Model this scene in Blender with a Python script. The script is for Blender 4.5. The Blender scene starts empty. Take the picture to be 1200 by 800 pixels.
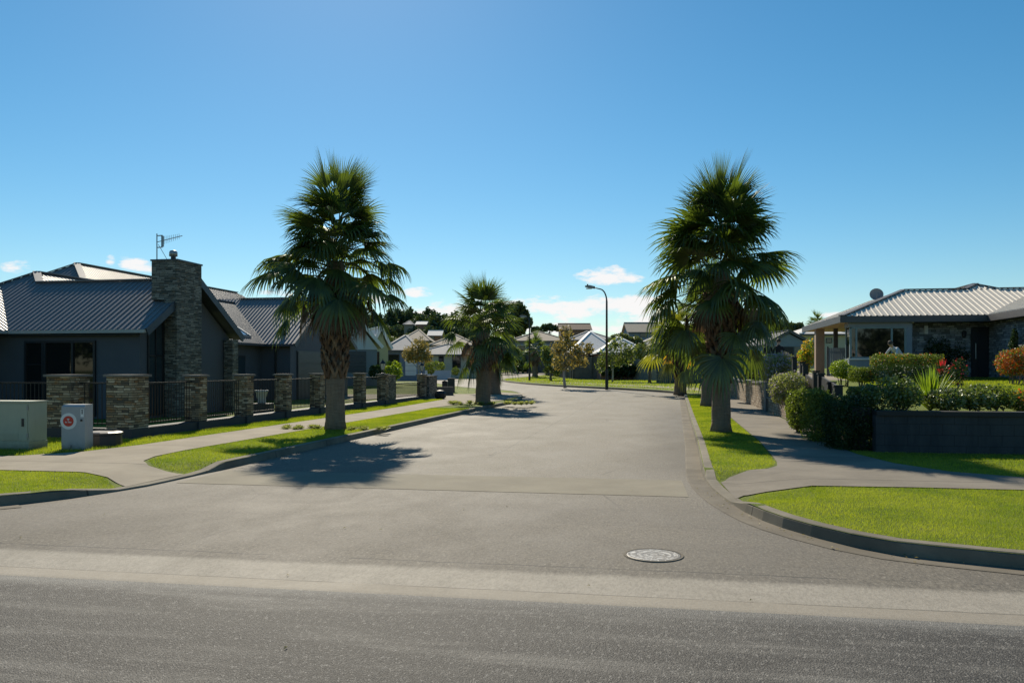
import bpy, bmesh, math, random
import numpy as np
from mathutils import Vector, Matrix
from mathutils.geometry import tessellate_polygon
random.seed(11)
rng = np.random.default_rng(11)
SC = bpy.context.scene
COL = SC.collection
PI = math.pi
# ------------------------------------------------------------------ camera
EYE, F, HOR = 1.65, 960.0, 433.0
cam = bpy.data.cameras.new('camera'); camo = bpy.data.objects.new('camera', cam); COL.objects.link(camo)
camo.location = (0, 0, EYE); camo.rotation_euler = (PI/2, 0, 0)
cam.sensor_width = 36; cam.lens = 28.8; cam.shift_y = 0.0275; cam.clip_end = 4000; cam.clip_start = 0.05
SC.camera = camo
# ------------------------------------------------------------------ sun, sky, exposure
SUN_EL, SUN_AZ = math.radians(36.5), math.radians(-11.5)      # azimuth from +Y, positive towards +X
S = Vector((math.sin(SUN_AZ)*math.cos(SUN_EL), math.cos(SUN_AZ)*math.cos(SUN_EL), math.sin(SUN_EL)))
sl = bpy.data.lights.new('sun', 'SUN'); sl.energy = 4.6; sl.angle = math.radians(0.53); sl.color = (1.0, 0.90, 0.73)
so = bpy.data.objects.new('sun', sl); COL.objects.link(so); so.rotation_euler = S.to_track_quat('Z', 'Y').to_euler()
SC.view_settings.view_transform = 'Standard'; SC.view_settings.look = 'None'
SC.view_settings.exposure = 0.38; SC.view_settings.gamma = 1.0; SC.view_settings.use_curve_mapping = False
world = bpy.data.worlds.new('World'); SC.world = world; world.use_nodes = True
def build_world():
    nt = world.node_tree; nt.nodes.clear()
    def n(t): return nt.nodes.new(t)
    L = nt.links.new
    out = n('ShaderNodeOutputWorld'); bg = n('ShaderNodeBackground'); bg.inputs['Strength'].default_value = 0.09
    sky = n('ShaderNodeTexSky'); sky.sky_type = 'NISHITA'; sky.sun_disc = False
    sky.sun_elevation = SUN_EL; sky.sun_rotation = SUN_AZ
    sky.air_density = 1.0; sky.dust_density = 0.14; sky.ozone_density = 4.2; sky.altitude = 50
    hs = n('ShaderNodeHueSaturation'); hs.inputs['Saturation'].default_value = 1.26; hs.inputs['Hue'].default_value = 0.490; hs.inputs['Value'].default_value = 0.96
    L(sky.outputs[0], hs.inputs['Color'])
    tint = n('ShaderNodeMix'); tint.data_type = 'RGBA'; tint.blend_type = 'MULTIPLY'; tint.inputs[0].default_value = 1.0; tint.inputs[7].default_value = (0.88, 0.90, 0.86, 1)
    L(hs.outputs[0], tint.inputs[6])
    tc = n('ShaderNodeTexCoord'); sep = n('ShaderNodeSeparateXYZ'); L(tc.outputs['Generated'], sep.inputs[0])
    def m(op, a, b=None, c=None, clamp=False):
        x = n('ShaderNodeMath'); x.operation = op; x.use_clamp = clamp
        for i, v in enumerate((a, b, c)):
            if v is None: continue
            if hasattr(v, 'links'): L(v, x.inputs[i])
            else: x.inputs[i].default_value = v
        return x.outputs[0]
    X, Y, Z = sep.outputs
    az = m('ARCTAN2', X, Y)
    el = m('ARCSINE', Z)
    comb = n('ShaderNodeCombineXYZ'); L(m('MULTIPLY', az, 1.0), comb.inputs[0]); L(m('MULTIPLY', el, 2.6), comb.inputs[1])
    nz = n('ShaderNodeTexNoise'); nz.inputs['Scale'].default_value = 22; nz.inputs['Detail'].default_value = 7; nz.inputs['Roughness'].default_value = 0.62
    L(comb.outputs[0], nz.inputs['Vector'])
    clouds = [(712,325,46,12),(690,362,95,16),(640,360,60,14),(545,362,55,15),(500,368,45,12),(490,343,26,7),(160,311,20,10),(24,312,18,8),(128,306,7,6),
              (745,353,30,12),(770,375,60,10),(325,342,22,6),(240,340,12,6),(906,381,10,4),(1010,368,60,4),(680,385,110,8),(-250,330,80,14),(1500,350,90,14),(430,352,40,7)]
    acc = None
    for px, py, w, h in clouds:
        a0 = math.atan((px-600)/960); e0 = (433-py)/960/math.sqrt(1+((px-600)/960)**2)
        dx = m('DIVIDE', m('SUBTRACT', az, a0), w/960); dy = m('DIVIDE', m('SUBTRACT', el, e0), h/960)
        v = m('SUBTRACT', 1.0, m('ADD', m('MULTIPLY', dx, dx), m('MULTIPLY', dy, dy)))
        acc = v if acc is None else m('MAXIMUM', acc, v)
    acc = m('MAXIMUM', acc, -1.0)
    mask = m('ADD', m('MULTIPLY', acc, 0.55), m('MULTIPLY', m('SUBTRACT', nz.outputs['Fac'], 0.5), 3.0))
    mr = n('ShaderNodeMapRange'); mr.interpolation_type = 'SMOOTHSTEP'
    L(mask, mr.inputs[0]); mr.inputs[1].default_value = 0.05; mr.inputs[2].default_value = 0.6; mr.inputs[3].default_value = 0; mr.inputs[4].default_value = 0.93
    mix = n('ShaderNodeMix'); mix.data_type = 'RGBA'
    L(mr.outputs[0], mix.inputs[0]); L(tint.outputs[2], mix.inputs[6]); mix.inputs[7].default_value = (8.4, 8.1, 8.0, 1)
    L(mix.outputs[2], bg.inputs['Color']); L(bg.outputs[0], out.inputs['Surface'])
build_world()

# ------------------------------------------------------------------ frames and pixel helpers
TH = math.atan2(170, 960)                       # the street runs 10 degrees right of the view axis
U = (math.sin(TH), math.cos(TH)); V = (math.cos(TH), -math.sin(TH))
def s2w(b, a): return (b*V[0]+a*U[0], b*V[1]+a*U[1])
def w2s(x, y): return (x*V[0]+y*V[1], x*U[0]+y*U[1])
PROF = [(-500,0),(30,0),(35,0.02),(40,0.06),(45,0.12),(50,0.19),(55,0.27),(60,0.33),(67,0.365),(75,0.39),(85,0.41),(98,0.46),(104,0.6),(110,0.76),(120,1.05),(130,1.34),(150,1.85),
        (175,2.7),(200,3.7),(250,6.2),(300,9.0),(360,12.5),(450,15),(700,16),(1500,16),(3000,10)]
PY = np.array([p[0] for p in PROF], float); PZ = np.array([p[1] for p in PROF], float)
def zg(y): return float(np.interp(y, PY, PZ))
def zgv(y): return np.interp(y, PY, PZ)
def G(px, py, off=0.0):
    lo, hi = 2.0, 600.0
    f = lambda Y: EYE-(py-HOR)/F*Y-zg(Y)-off
    for i in range(60):
        mid = (lo+hi)/2
        if f(mid) > 0: lo = mid
        else: hi = mid
    return ((px-600)/F*lo, lo)
def Gs(px, py, off=0.0): return w2s(*G(px, py, off))
def X_at(px, Y): return (px-600)/F*Y
def Z_at(py, Y): return EYE-(py-HOR)/F*Y

# ------------------------------------------------------------------ materials
MATS = {}
class NT:
    def __init__(s, name):
        s.m = bpy.data.materials.new(name); s.m.use_nodes = True; s.nt = s.m.node_tree; s.nt.nodes.clear()
        s.out = s.node('ShaderNodeOutputMaterial')
        MATS[name] = s.m
    def node(s, t, **kw):
        n = s.nt.nodes.new(t)
        for k, v in kw.items(): setattr(n, k, v)
        return n
    def link(s, a, b): s.nt.links.new(a, b)
    def setin(s, sock, v):
        if hasattr(v, 'links'): s.link(v, sock)
        else:
            if isinstance(v, tuple) and len(v) == 3 and sock.type == 'RGBA': v = v+(1,)
            sock.default_value = v
    def math(s, op, a, b=None, c=None, clamp=False):
        n = s.node('ShaderNodeMath', operation=op, use_clamp=clamp)
        for i, v in enumerate((a, b, c)):
            if v is not None: s.setin(n.inputs[i], v)
        return n.outputs[0]
    def mix(s, f, a, b, blend='MIX'):
        n = s.node('ShaderNodeMix', data_type='RGBA', blend_type=blend)
        s.setin(n.inputs[0], f); s.setin(n.inputs[6], a); s.setin(n.inputs[7], b)
        return n.outputs[2]
    def noise(s, vec, scale, detail=3, rough=0.55, dist=0.0):
        n = s.node('ShaderNodeTexNoise'); n.inputs['Scale'].default_value = scale; n.inputs['Detail'].default_value = detail
        n.inputs['Roughness'].default_value = rough; n.inputs['Distortion'].default_value = dist
        if vec is not None: s.link(vec, n.inputs['Vector'])
        return n.outputs['Fac']
    def ramp(s, f, lo, hi, a=0.0, b=1.0):
        n = s.node('ShaderNodeMapRange'); n.interpolation_type = 'SMOOTHSTEP'
        s.setin(n.inputs[0], f); n.inputs[1].default_value = lo; n.inputs[2].default_value = hi; n.inputs[3].default_value = a; n.inputs[4].default_value = b
        return n.outputs[0]
    def obj(s): return s.node('ShaderNodeTexCoord').outputs['Object']
    def scale(s, vec, sc, loc=(0,0,0)):
        n = s.node('ShaderNodeMapping'); s.link(vec, n.inputs[0]); n.inputs['Scale'].default_value = sc; n.inputs['Location'].default_value = loc
        return n.outputs[0]
    def sep(s, v):
        n = s.node('ShaderNodeSeparateXYZ'); s.link(v, n.inputs[0]); return n.outputs
    def comb(s, x, y, z):
        n = s.node('ShaderNodeCombineXYZ')
        for i, v in enumerate((x, y, z)): s.setin(n.inputs[i], v)
        return n.outputs[0]
    def bump(s, h, strength=0.3, dist=0.01):
        n = s.node('ShaderNodeBump'); n.inputs['Strength'].default_value = strength; n.inputs['Distance'].default_value = dist
        s.link(h, n.inputs['Height']); return n.outputs[0]
    def principled(s, color, rough=0.7, metal=0.0, spec=0.5, normal=None):
        p = s.node('ShaderNodeBsdfPrincipled')
        s.setin(p.inputs['Base Color'], color); s.setin(p.inputs['Roughness'], rough); s.setin(p.inputs['Metallic'], metal)
        p.inputs['Specular IOR Level'].default_value = spec
        if normal is not None: s.link(normal, p.inputs['Normal'])
        s.link(p.outputs[0], s.out.inputs[0]); return p

def plain(name, c, rough=0.6, metal=0.0, spec=0.5, var=0.18, nscale=3.0, bump=0.0, bscale=60):
    t = NT(name); o = t.obj()
    f = t.noise(o, nscale, 5, 0.6)
    c0 = tuple(x*(1-var) for x in c); c1 = tuple(min(1, x*(1+var)) for x in c)
    col = t.mix(f, c0, c1)
    nm = t.bump(t.noise(o, bscale, 3), bump, 0.01) if bump else None
    t.principled(col, rough, metal, spec, nm); return t.m

def grimy(name, c, rough=0.5):
    t = NT(name); o = t.obj(); x, y, z = t.sep(o); n1 = t.noise(o, 6, 5, 0.7); n2 = t.noise(t.scale(o, (14, 14, 1.2)), 1, 5, 0.7)
    col = t.mix(n1, tuple(v*0.88 for v in c), tuple(v*1.08 for v in c)); col = t.mix(t.ramp(n2, 0.55, 0.75, 0, 0.35), col, tuple(v*0.55 for v in c))
    col = t.mix(t.math('MULTIPLY', t.ramp(t.math('ADD', z, t.math('MULTIPLY', n1, 0.2)), 0.30, 0.10), 0.65), col, (0.12, 0.10, 0.07))
    t.principled(col, rough, 0, 0.4); return t.m

def leafmat(name, c1, c2, transl=0.45, gloss=0.12, grough=0.45, nscale=1.5, tcol=None, wn=0.35):
    t = NT(name)
    geo = t.node('ShaderNodeNewGeometry')
    f = t.math('ADD', t.math('MULTIPLY', geo.outputs['Random Per Island'], 1-wn), t.math('MULTIPLY', t.ramp(t.noise(t.obj(), nscale, 5, 0.65), 0.3, 0.7), wn), clamp=True)
    col = t.mix(f, c1, c2)
    d = t.node('ShaderNodeBsdfDiffuse'); t.link(col, d.inputs[0])
    tr = t.node('ShaderNodeBsdfTranslucent')
    t.link(t.mix(1.0, col, tcol or (1.25, 1.35, 0.55), 'MULTIPLY'), tr.inputs[0])
    mx = t.node('ShaderNodeMixShader'); mx.inputs[0].default_value = transl; t.link(d.outputs[0], mx.inputs[1]); t.link(tr.outputs[0], mx.inputs[2])
    g = t.node('ShaderNodeBsdfGlossy'); g.inputs['Roughness'].default_value = grough; g.inputs['Color'].default_value = (0.9, 0.95, 0.9, 1)
    m2 = t.node('ShaderNodeMixShader'); m2.inputs[0].default_value = gloss*0.6; t.link(mx.outputs[0], m2.inputs[1]); t.link(g.outputs[0], m2.inputs[2])
    t.link(m2.outputs[0], t.out.inputs[0]); return t.m

def stonemat(name, dark, mid, light, row=0.055, width=0.28, rust=(0.3, 0.17, 0.08)):
    t = NT(name); o = t.obj(); x, y, z = t.sep(o)
    wob = t.math('MULTIPLY', t.math('SUBTRACT', t.noise(o, 6, 2), 0.5), 0.05)
    rnd = t.node('ShaderNodeObjectInfo').outputs['Random']
    u = t.math('ADD', t.math('ADD', t.math('ADD', x, y), t.math('MULTIPLY', rnd, 31.7)), t.math('MULTIPLY', wob, 2.0)); v = t.math('ADD', t.math('ADD', z, t.math('MULTIPLY', rnd, 17.3)), t.math('MULTIPLY', wob, 0.5))
    vec = t.comb(u, v, 0.0)
    br = t.node('ShaderNodeTexBrick'); t.link(vec, br.inputs['Vector'])
    br.inputs['Scale'].default_value = 1; br.inputs['Brick Width'].default_value = width; br.inputs['Row Height'].default_value = row
    br.inputs['Mortar Size'].default_value = 0.006; br.inputs['Mortar Smooth'].default_value = 0.3; br.offset = 0.37; br.squash = 0.6; br.squash_frequency = 3
    br.inputs['Color1'].default_value = (0, 0, 0, 1); br.inputs['Color2'].default_value = (1, 1, 1, 1); br.inputs['Mortar'].default_value = (0.5, 0.5, 0.5, 1)
    f = t.sep(br.outputs['Color'])[0]
    c = t.mix(t.ramp(f, 0.0, 0.5), dark, mid); c = t.mix(t.ramp(f, 0.5, 1.0), c, light)
    c = t.mix(t.ramp(t.noise(t.scale(o, (3, 3, 9)), 1.6, 3), 0.52, 0.7), c, rust)
    c = t.mix(t.noise(o, 35, 4), t.mix(1.0, c, (0.55, 0.55, 0.55), 'MULTIPLY'), c)
    c = t.mix(br.outputs['Fac'], c, (0.03, 0.028, 0.025))
    h = t.math('ADD', t.math('MULTIPLY', t.math('SUBTRACT', 1.0, br.outputs['Fac']), t.math('ADD', 0.4, t.math('MULTIPLY', f, 0.6))), t.math('MULTIPLY', t.noise(o, 40, 3), 0.35))
    t.principled(c, 0.85, 0, 0.3, t.bump(h, 0.9, 0.03)); return t.m

def concretemat(name, c, joint=None, axis=1, stain=0.35):
    t = NT(name); o = t.obj(); x, y, z = t.sep(o)
    f = t.noise(o, 0.9, 6, 0.65); g = t.noise(o, 140, 2)
    col = t.mix(t.ramp(f, 0.3, 0.75), tuple(v*(1-stain) for v in c), tuple(v*1.12 for v in c))
    col = t.mix(t.math('MULTIPLY', g, 0.55), col, tuple(v*0.55 for v in c))
    if name.startswith('swale'):
        drt = t.ramp(t.noise(t.scale(o, (0.7, 5.0, 1)), 1.0, 7, 0.75), 0.48, 0.66, 0, 0.55); col = t.mix(drt, col, tuple(v*0.42 for v in c))
        lt = t.ramp(t.noise(t.scale(o, (0.5, 9.0, 1), (4, 1, 0)), 1.0, 5, 0.7), 0.6, 0.7, 0, 0.5); col = t.mix(lt, col, tuple(min(1, v*1.5) for v in c))
        edge = t.math('ADD', y, t.math('MULTIPLY', t.math('SUBTRACT', t.noise(t.scale(o, (2.2, 0, 0)), 1, 6, 0.8), 0.5), 0.05))
        col = t.mix(t.ramp(t.math('ABSOLUTE', t.math('SUBTRACT', edge, 6.2)), 0.014, 0.004), col, (0.05, 0.042, 0.032))
        w2 = t.math('ABSOLUTE', t.math('SUBTRACT', t.math('FRACT', t.math('DIVIDE', x, 3.6)), 0.5)); col = t.mix(t.ramp(w2, 0.4965, 0.4985), col, tuple(v*0.3 for v in c))
    if joint:
        q = y if axis == 1 else x
        w = t.math('ABSOLUTE', t.math('SUBTRACT', t.math('FRACT', t.math('DIVIDE', q, joint)), 0.5))
        col = t.mix(t.ramp(w, 0.4935, 0.4965), col, tuple(v*0.3 for v in c))
    t.principled(col, 0.9, 0, 0.25, t.bump(g, 0.35, 0.004)); return t.m

def build_mats():
    # asphalt, old and warm grey; object space is street space (x across, y along the street)
    t = NT('asphalt'); o = t.obj(); x, y, z = t.sep(o)
    fine = t.noise(o, 95, 3, 0.75); mid = t.noise(o, 22, 4, 0.7); big = t.noise(t.scale(o, (0.75, 0.45, 1)), 1.0, 7, 0.72, 0.3)
    big2 = t.noise(t.scale(o, (0.16, 0.5, 1)), 1.0, 4, 0.55, 0.4)
    col = t.mix(t.ramp(big, 0.3, 0.7), (0.150, 0.131, 0.102), (0.245, 0.216, 0.168))
    col = t.mix(t.math('MULTIPLY', t.ramp(big2, 0.5, 0.72), 0.45), col, (0.235, 0.212, 0.16))
    col = t.mix(t.math('MULTIPLY', t.ramp(y, 10.5, 26.0), 0.60), col, (0.25, 0.222, 0.168))       # paler seal up the street
    col = t.mix(t.math('MULTIPLY', t.ramp(y, 13.0, 9.5), t.ramp(big2, 0.25, 0.6, 0.25, 0.6)), col, (0.115, 0.100, 0.080))
    # grime along the right-hand channel
    gr = t.math('MULTIPLY', t.math('MULTIPLY', t.ramp(t.math('ADD', x, t.math('MULTIPLY', big, 1.4)), -0.4, 1.5), t.ramp(y, 11.8, 14.5)), t.ramp(y, 46.0, 26.0))
    col = t.mix(t.math('MULTIPLY', gr, 0.62), col, (0.05, 0.045, 0.04))
    pat = t.noise(t.scale(o, (1, 0.35, 1)), 14, 5, 0.8); g2 = t.noise(t.scale(o, (1, 0.45, 1)), 42, 2, 0.7)
    sp = t.math('ADD', t.math('MULTIPLY', fine, 0.35), t.math('ADD', t.math('MULTIPLY', g2, 0.4), t.math('MULTIPLY', pat, 0.25)))
    col = t.mix(t.ramp(sp, 0.36, 0.60, 0.78, 0.0), col, (0.045, 0.040, 0.033))
    col = t.mix(t.ramp(t.math('ADD', t.math('MULTIPLY', fine, 0.5), t.math('MULTIPLY', g2, 0.5)), 0.58, 0.70, 0.0, 0.8), col, (0.44, 0.41, 0.35))
    wl = t.math('MULTIPLY', t.math('SUBTRACT', t.noise(t.scale(o, (1.3, 0, 0)), 1, 5, 0.7), 0.5), 0.14)
    def crack(coord, pos, width, gate):
        d = t.math('ABSOLUTE', t.math('SUBTRACT', t.math('ADD', coord, wl), pos))
        return t.math('MULTIPLY', t.ramp(d, width, width*0.3), gate)
    gate = t.ramp(t.noise(t.scale(o, (0.9, 0.1, 0)), 1, 3), 0.38, 0.5)
    col = t.mix(crack(y, 6.86, 0.012, gate), col, (0.02, 0.02, 0.02))
    wl2 = t.math('MULTIPLY', t.math('SUBTRACT', t.noise(t.scale(o, (0, 0.5, 0)), 1, 5, 0.7), 0.5), 0.25)
    d2 = t.math('ABSOLUTE', t.math('SUBTRACT', t.math('ADD', x, wl2), -3.1))
    col = t.mix(t.math('MULTIPLY', t.ramp(d2, 0.03, 0.008), t.math('MULTIPLY', t.ramp(y, 14, 16), 0.4)), col, (0.05, 0.047, 0.04))
    # tar seam across the mouth, an old trench patch and wheel polish
    wl3 = t.math('MULTIPLY', t.math('SUBTRACT', t.noise(t.scale(o, (0.8, 0, 0)), 1, 5, 0.7), 0.5), 0.10)
    d3 = t.math('ABSOLUTE', t.math('SUBTRACT', t.math('ADD', y, wl3), 8.75))
    col = t.mix(t.math('MULTIPLY', t.ramp(d3, 0.02, 0.006), t.ramp(t.noise(t.scale(o, (0.5, 0.1, 0), (3, 0, 0)), 1, 3), 0.45, 0.6, 0, 0.6)), col, (0.05, 0.045, 0.04))
    cells = t.node('ShaderNodeTexVoronoi'); cells.feature = 'DISTANCE_TO_EDGE'; t.link(t.scale(o, (0.33, 0.33, 1)), cells.inputs['Vector']); cells.inputs['Scale'].default_value = 1.0; cells.inputs['Randomness'].default_value = 1.0
    hair = t.math('ADD', cells.outputs['Distance'], t.math('MULTIPLY', t.noise(o, 3.5, 5, 0.75), 0.03))
    col = t.mix(t.math('MULTIPLY', t.ramp(hair, 0.0195, 0.016), t.ramp(t.noise(o, 0.35, 2), 0.5, 0.6, 0, 0.55)), col, (0.045, 0.04, 0.035))
    spot = t.ramp(t.noise(t.scale(o, (1, 1, 1), (7, 2, 0)), 5.0, 4, 0.6), 0.66, 0.74, 0, 0.35)
    col = t.mix(spot, col, (0.06, 0.054, 0.045))
    # pale scuffs
    sc = t.ramp(t.noise(t.scale(o, (1.2, 3.2, 1)), 1.2, 6, 0.7), 0.71, 0.78, 0, 0.5)
    col = t.mix(sc, col, (0.3, 0.28, 0.25))
    # worn concrete channel across the mouth
    wb = t.math('MULTIPLY', t.math('SUBTRACT', t.noise(t.scale(o, (1.1, 2.0, 1)), 1, 7, 0.8), 0.5), 0.16); yy = t.math('ADD', y, wb)
    cc = t.mix(t.noise(t.scale(o, (1.2, 6, 1)), 1.5, 6, 0.7), (0.27, 0.24, 0.195), (0.40, 0.36, 0.295))
    cc = t.mix(t.ramp(sp, 0.36, 0.6, 0.45, 0.0), cc, (0.10, 0.088, 0.07))
    cc = t.mix(t.ramp(t.math('ADD', y, t.math('MULTIPLY', wb, 0.3)), 6.22, 6.16, 0, 0.55), cc, (0.17, 0.148, 0.115))
    col = t.mix(t.math('MULTIPLY', t.ramp(yy, 6.74, 6.58), t.ramp(yy, 5.78, 5.88)), col, cc)
    e62 = t.math('ABSOLUTE', t.math('SUBTRACT', t.math('ADD', y, t.math('MULTIPLY', wl, 0.3)), 6.19)); col = t.mix(t.math('MULTIPLY', t.ramp(e62, 0.016, 0.005), t.ramp(t.noise(t.scale(o, (0.7, 0, 0)), 1, 3), 0.4, 0.5, 0, 0.8)), col, (0.05, 0.042, 0.032))
    t.principled(col, t.ramp(big, 0.2, 0.8, 0.72, 0.88), 0, 0.35, t.bump(sp, 0.8, 0.008))
    # coarse chip seal of the cross street
    t = NT('chipseal'); o = t.obj(); x, y, z = t.sep(o)
    vo = t.node('ShaderNodeTexVoronoi'); t.link(o, vo.inputs['Vector']); vo.inputs['Scale'].default_value = 105
    r = t.sep(vo.outputs['Color'])[0]; big = t.noise(t.scale(o, (0.45, 3.4, 1)), 1, 7, 0.72)
    col = t.mix(t.ramp(r, 0.0, 1.0), (0.035, 0.032, 0.028), (0.23, 0.215, 0.19))
    col = t.mix(t.ramp(r, 0.86, 0.97, 0, 0.7), col, (0.36, 0.345, 0.32))
    col = t.mix(t.ramp(vo.outputs['Distance'], 0.30, 0.62), col, (0.014, 0.013, 0.012))
    gq = t.noise(t.scale(o, (1, 0.5, 1)), 34, 3, 0.8); col = t.mix(t.ramp(gq, 0.42, 0.60, 0.85, 0.0), col, (0.028, 0.026, 0.023)); col = t.mix(t.ramp(gq, 0.58, 0.70, 0, 0.4), col, (0.34, 0.325, 0.295))
    col = t.mix(t.ramp(big, 0.46, 0.72, 0, 0.34), col, (0.27, 0.255, 0.225))
    col = t.mix(t.math('MULTIPLY', t.ramp(t.math('ADD', y, t.math('MULTIPLY', big, 0.6)), 5.75, 6.25), 0.4), col, (0.30, 0.29, 0.265))
    t.principled(col, 0.75, 0, 0.35, t.bump(t.math('SUBTRACT', 1.0, vo.outputs['Distance']), 0.8, 0.006))
    concretemat('swale', (0.44, 0.385, 0.295), joint=None, stain=0.28)
    concretemat('swale_lip', (0.28, 0.24, 0.18), stain=0.35)
    concretemat('band_seal', (0.27, 0.24, 0.18), stain=0.18)
    concretemat('footpath', (0.34, 0.295, 0.225), joint=3.0, axis=1, stain=0.25)
    concretemat('footpath_old', (0.25, 0.218, 0.172), joint=3.0, axis=1, stain=0.3)
    concretemat('footpath_cross', (0.34, 0.295, 0.225), joint=3.0, axis=0, stain=0.25)
    concretemat('channel', (0.215, 0.186, 0.142), stain=0.45)
    concretemat('kerb', (0.27, 0.238, 0.18), joint=2.4, axis=1, stain=0.5)
    concretemat('kerb_near', (0.25, 0.235, 0.20), joint=2.4, axis=0, stain=0.5)
    # grass surface below the blades
    t = NT('turf'); o = t.obj()
    a = t.noise(o, 0.8, 5, 0.6); b2 = t.noise(o, 60, 4, 0.7)
    col = t.mix(t.ramp(a, 0.3, 0.7), (0.11, 0.155, 0.014), (0.22, 0.26, 0.024))
    col = t.mix(t.ramp(t.noise(o, 2.2, 5, 0.7), 0.6, 0.72, 0, 0.7), col, (0.26, 0.22, 0.09))
    col = t.mix(t.ramp(b2, 0.25, 0.65, 0.65, 0.0), col, (0.03, 0.05, 0.008))
    t.principled(col, 0.9, 0, 0.2, t.bump(b2, 0.8, 0.03))
    t = NT('terrain'); o = t.obj()
    a = t.noise(o, 0.03, 5, 0.6); col = t.mix(t.ramp(a, 0.35, 0.65), (0.05, 0.075, 0.02), (0.13, 0.15, 0.05))
    t.principled(col, 0.95, 0, 0.1)
    plain('mulch', (0.07, 0.05, 0.035), 0.95, var=0.5, nscale=30, bump=0.8, bscale=60)
    leafmat('grass_blade', (0.11, 0.18, 0.012), (0.41, 0.41, 0.05), 0.6, 0.05, 0.5, nscale=0.8, wn=0.6)
    leafmat('palm_green', (0.034, 0.054, 0.014), (0.135, 0.175, 0.032), 0.52, 0.10, 0.42)
    leafmat('palm_pale', (0.10, 0.12, 0.018), (0.30, 0.27, 0.035), 0.5, 0.10, 0.45)
    leafmat('palm_yellow', (0.42, 0.26, 0.02), (0.62, 0.42, 0.03), 0.5, 0.1, tcol=(1.2, 1.1, 0.5))
    leafmat('palm_dead', (0.09, 0.062, 0.040), (0.23, 0.165, 0.105), 0.25, 0.06, tcol=(1.1, 0.9, 0.7))
    leafmat('hedge_dark', (0.014, 0.030, 0.008), (0.05, 0.085, 0.018), 0.28, 0.05)
    leafmat('hedge_mid', (0.06, 0.09, 0.018), (0.26, 0.30, 0.06), 0.42, 0.05)
    leafmat('shrub_grey', (0.13, 0.15, 0.06), (0.45, 0.45, 0.23), 0.42, 0.04)
    leafmat('shrub_glossy', (0.04, 0.06, 0.016), (0.26, 0.31, 0.08), 0.5, 0.10, 0.4)
    leafmat('shrub_lime', (0.15, 0.22, 0.01), (0.33, 0.38, 0.03), 0.5, 0.1)
    leafmat('flower_mauve', (0.30, 0.24, 0.30), (0.5, 0.42, 0.5), 0.4, 0.05, tcol=(1, 1, 1))
    leafmat('leaf_white', (0.22, 0.24, 0.13), (0.42, 0.44, 0.28), 0.4, 0.1, tcol=(1, 1, 1))
    leafmat('leaf_red', (0.42, 0.015, 0.03), (0.62, 0.05, 0.07), 0.5, 0.15, tcol=(1.3, 0.7, 0.7))
    leafmat('leaf_orange', (0.42, 0.09, 0.015), (0.55, 0.22, 0.03), 0.5, 0.1, tcol=(1.2, 0.9, 0.5))
    leafmat('flax', (0.12, 0.20, 0.015), (0.30, 0.36, 0.03), 0.5, 0.15)
    leafmat('autumn', (0.15, 0.15, 0.045), (0.42, 0.36, 0.15), 0.4, 0.05, tcol=(1.2, 1.0, 0.5))
    leafmat('tree_mid', (0.08, 0.105, 0.025), (0.27, 0.29, 0.08), 0.35, 0.1)
    leafmat('tree_dark', (0.03, 0.048, 0.017), (0.10, 0.13, 0.045), 0.28, 0.08, nscale=0.2)
    leafmat('tree_olive', (0.07, 0.09, 0.025), (0.20, 0.21, 0.075), 0.3, 0.08, nscale=0.2)
    t = NT('palm_trunk'); o = t.obj()
    ring = t.noise(t.scale(o, (4, 4, 26)), 1, 4, 0.65); f = t.noise(t.scale(o, (20, 20, 3)), 1, 4)
    col = t.mix(ring, (0.15, 0.115, 0.08), (0.42, 0.33, 0.24)); col = t.mix(t.math('MULTIPLY', f, 0.6), col, (0.07, 0.055, 0.045))
    t.principled(col, 0.95, 0, 0.15, t.bump(t.math('ADD', ring, t.math('MULTIPLY', f, 0.6)), 1.0, 0.03))
    t = NT('palm_boot'); geo = t.node('ShaderNodeNewGeometry'); o = t.obj()
    col = t.mix(geo.outputs['Random Per Island'], (0.15, 0.085, 0.05), (0.42, 0.28, 0.17))
    f = t.noise(t.scale(o, (30, 30, 12)), 1, 4); col = t.mix(t.math('MULTIPLY', f, 0.7), col, (0.05, 0.03, 0.02))
    t.principled(col, 0.85, 0, 0.2, t.bump(f, 0.8, 0.01))
    plain('bark', (0.16, 0.13, 0.10), 0.95, var=0.4, nscale=12, bump=0.6, bscale=30)
    plain('bark_pale', (0.36, 0.33, 0.29), 0.9, var=0.3, nscale=10, bump=0.4, bscale=30)
    plain('petiole', (0.10, 0.12, 0.03), 0.6, var=0.3, nscale=8)
    stonemat('ledge_stone', (0.15, 0.12, 0.09), (0.40, 0.31, 0.20), (0.70, 0.58, 0.42), rust=(0.42, 0.22, 0.09))
    stonemat('chimney_stone', (0.11, 0.11, 0.095), (0.25, 0.235, 0.195), (0.44, 0.41, 0.34), rust=(0.28, 0.20, 0.12))
    stonemat('rubble_stone', (0.22, 0.16, 0.11), (0.44, 0.34, 0.24), (0.66, 0.56, 0.42), row=0.10, width=0.17)
    stonemat('grey_brick', (0.20, 0.21, 0.225), (0.38, 0.395, 0.42), (0.58, 0.60, 0.62), row=0.09, width=0.3, rust=(0.2, 0.2, 0.2))
    plain('cap_stone', (0.16, 0.15, 0.14), 0.7, var=0.2)
    plain('base_plaster', (0.045, 0.050, 0.056), 0.7, var=0.25, nscale=2, bump=0.15)
    plain('slate_plaster', (0.092, 0.098, 0.112), 0.75, var=0.12, nscale=2, bump=0.15)
    t = NT('navy_block'); o = t.obj(); x, y, z = t.sep(o)
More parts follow.
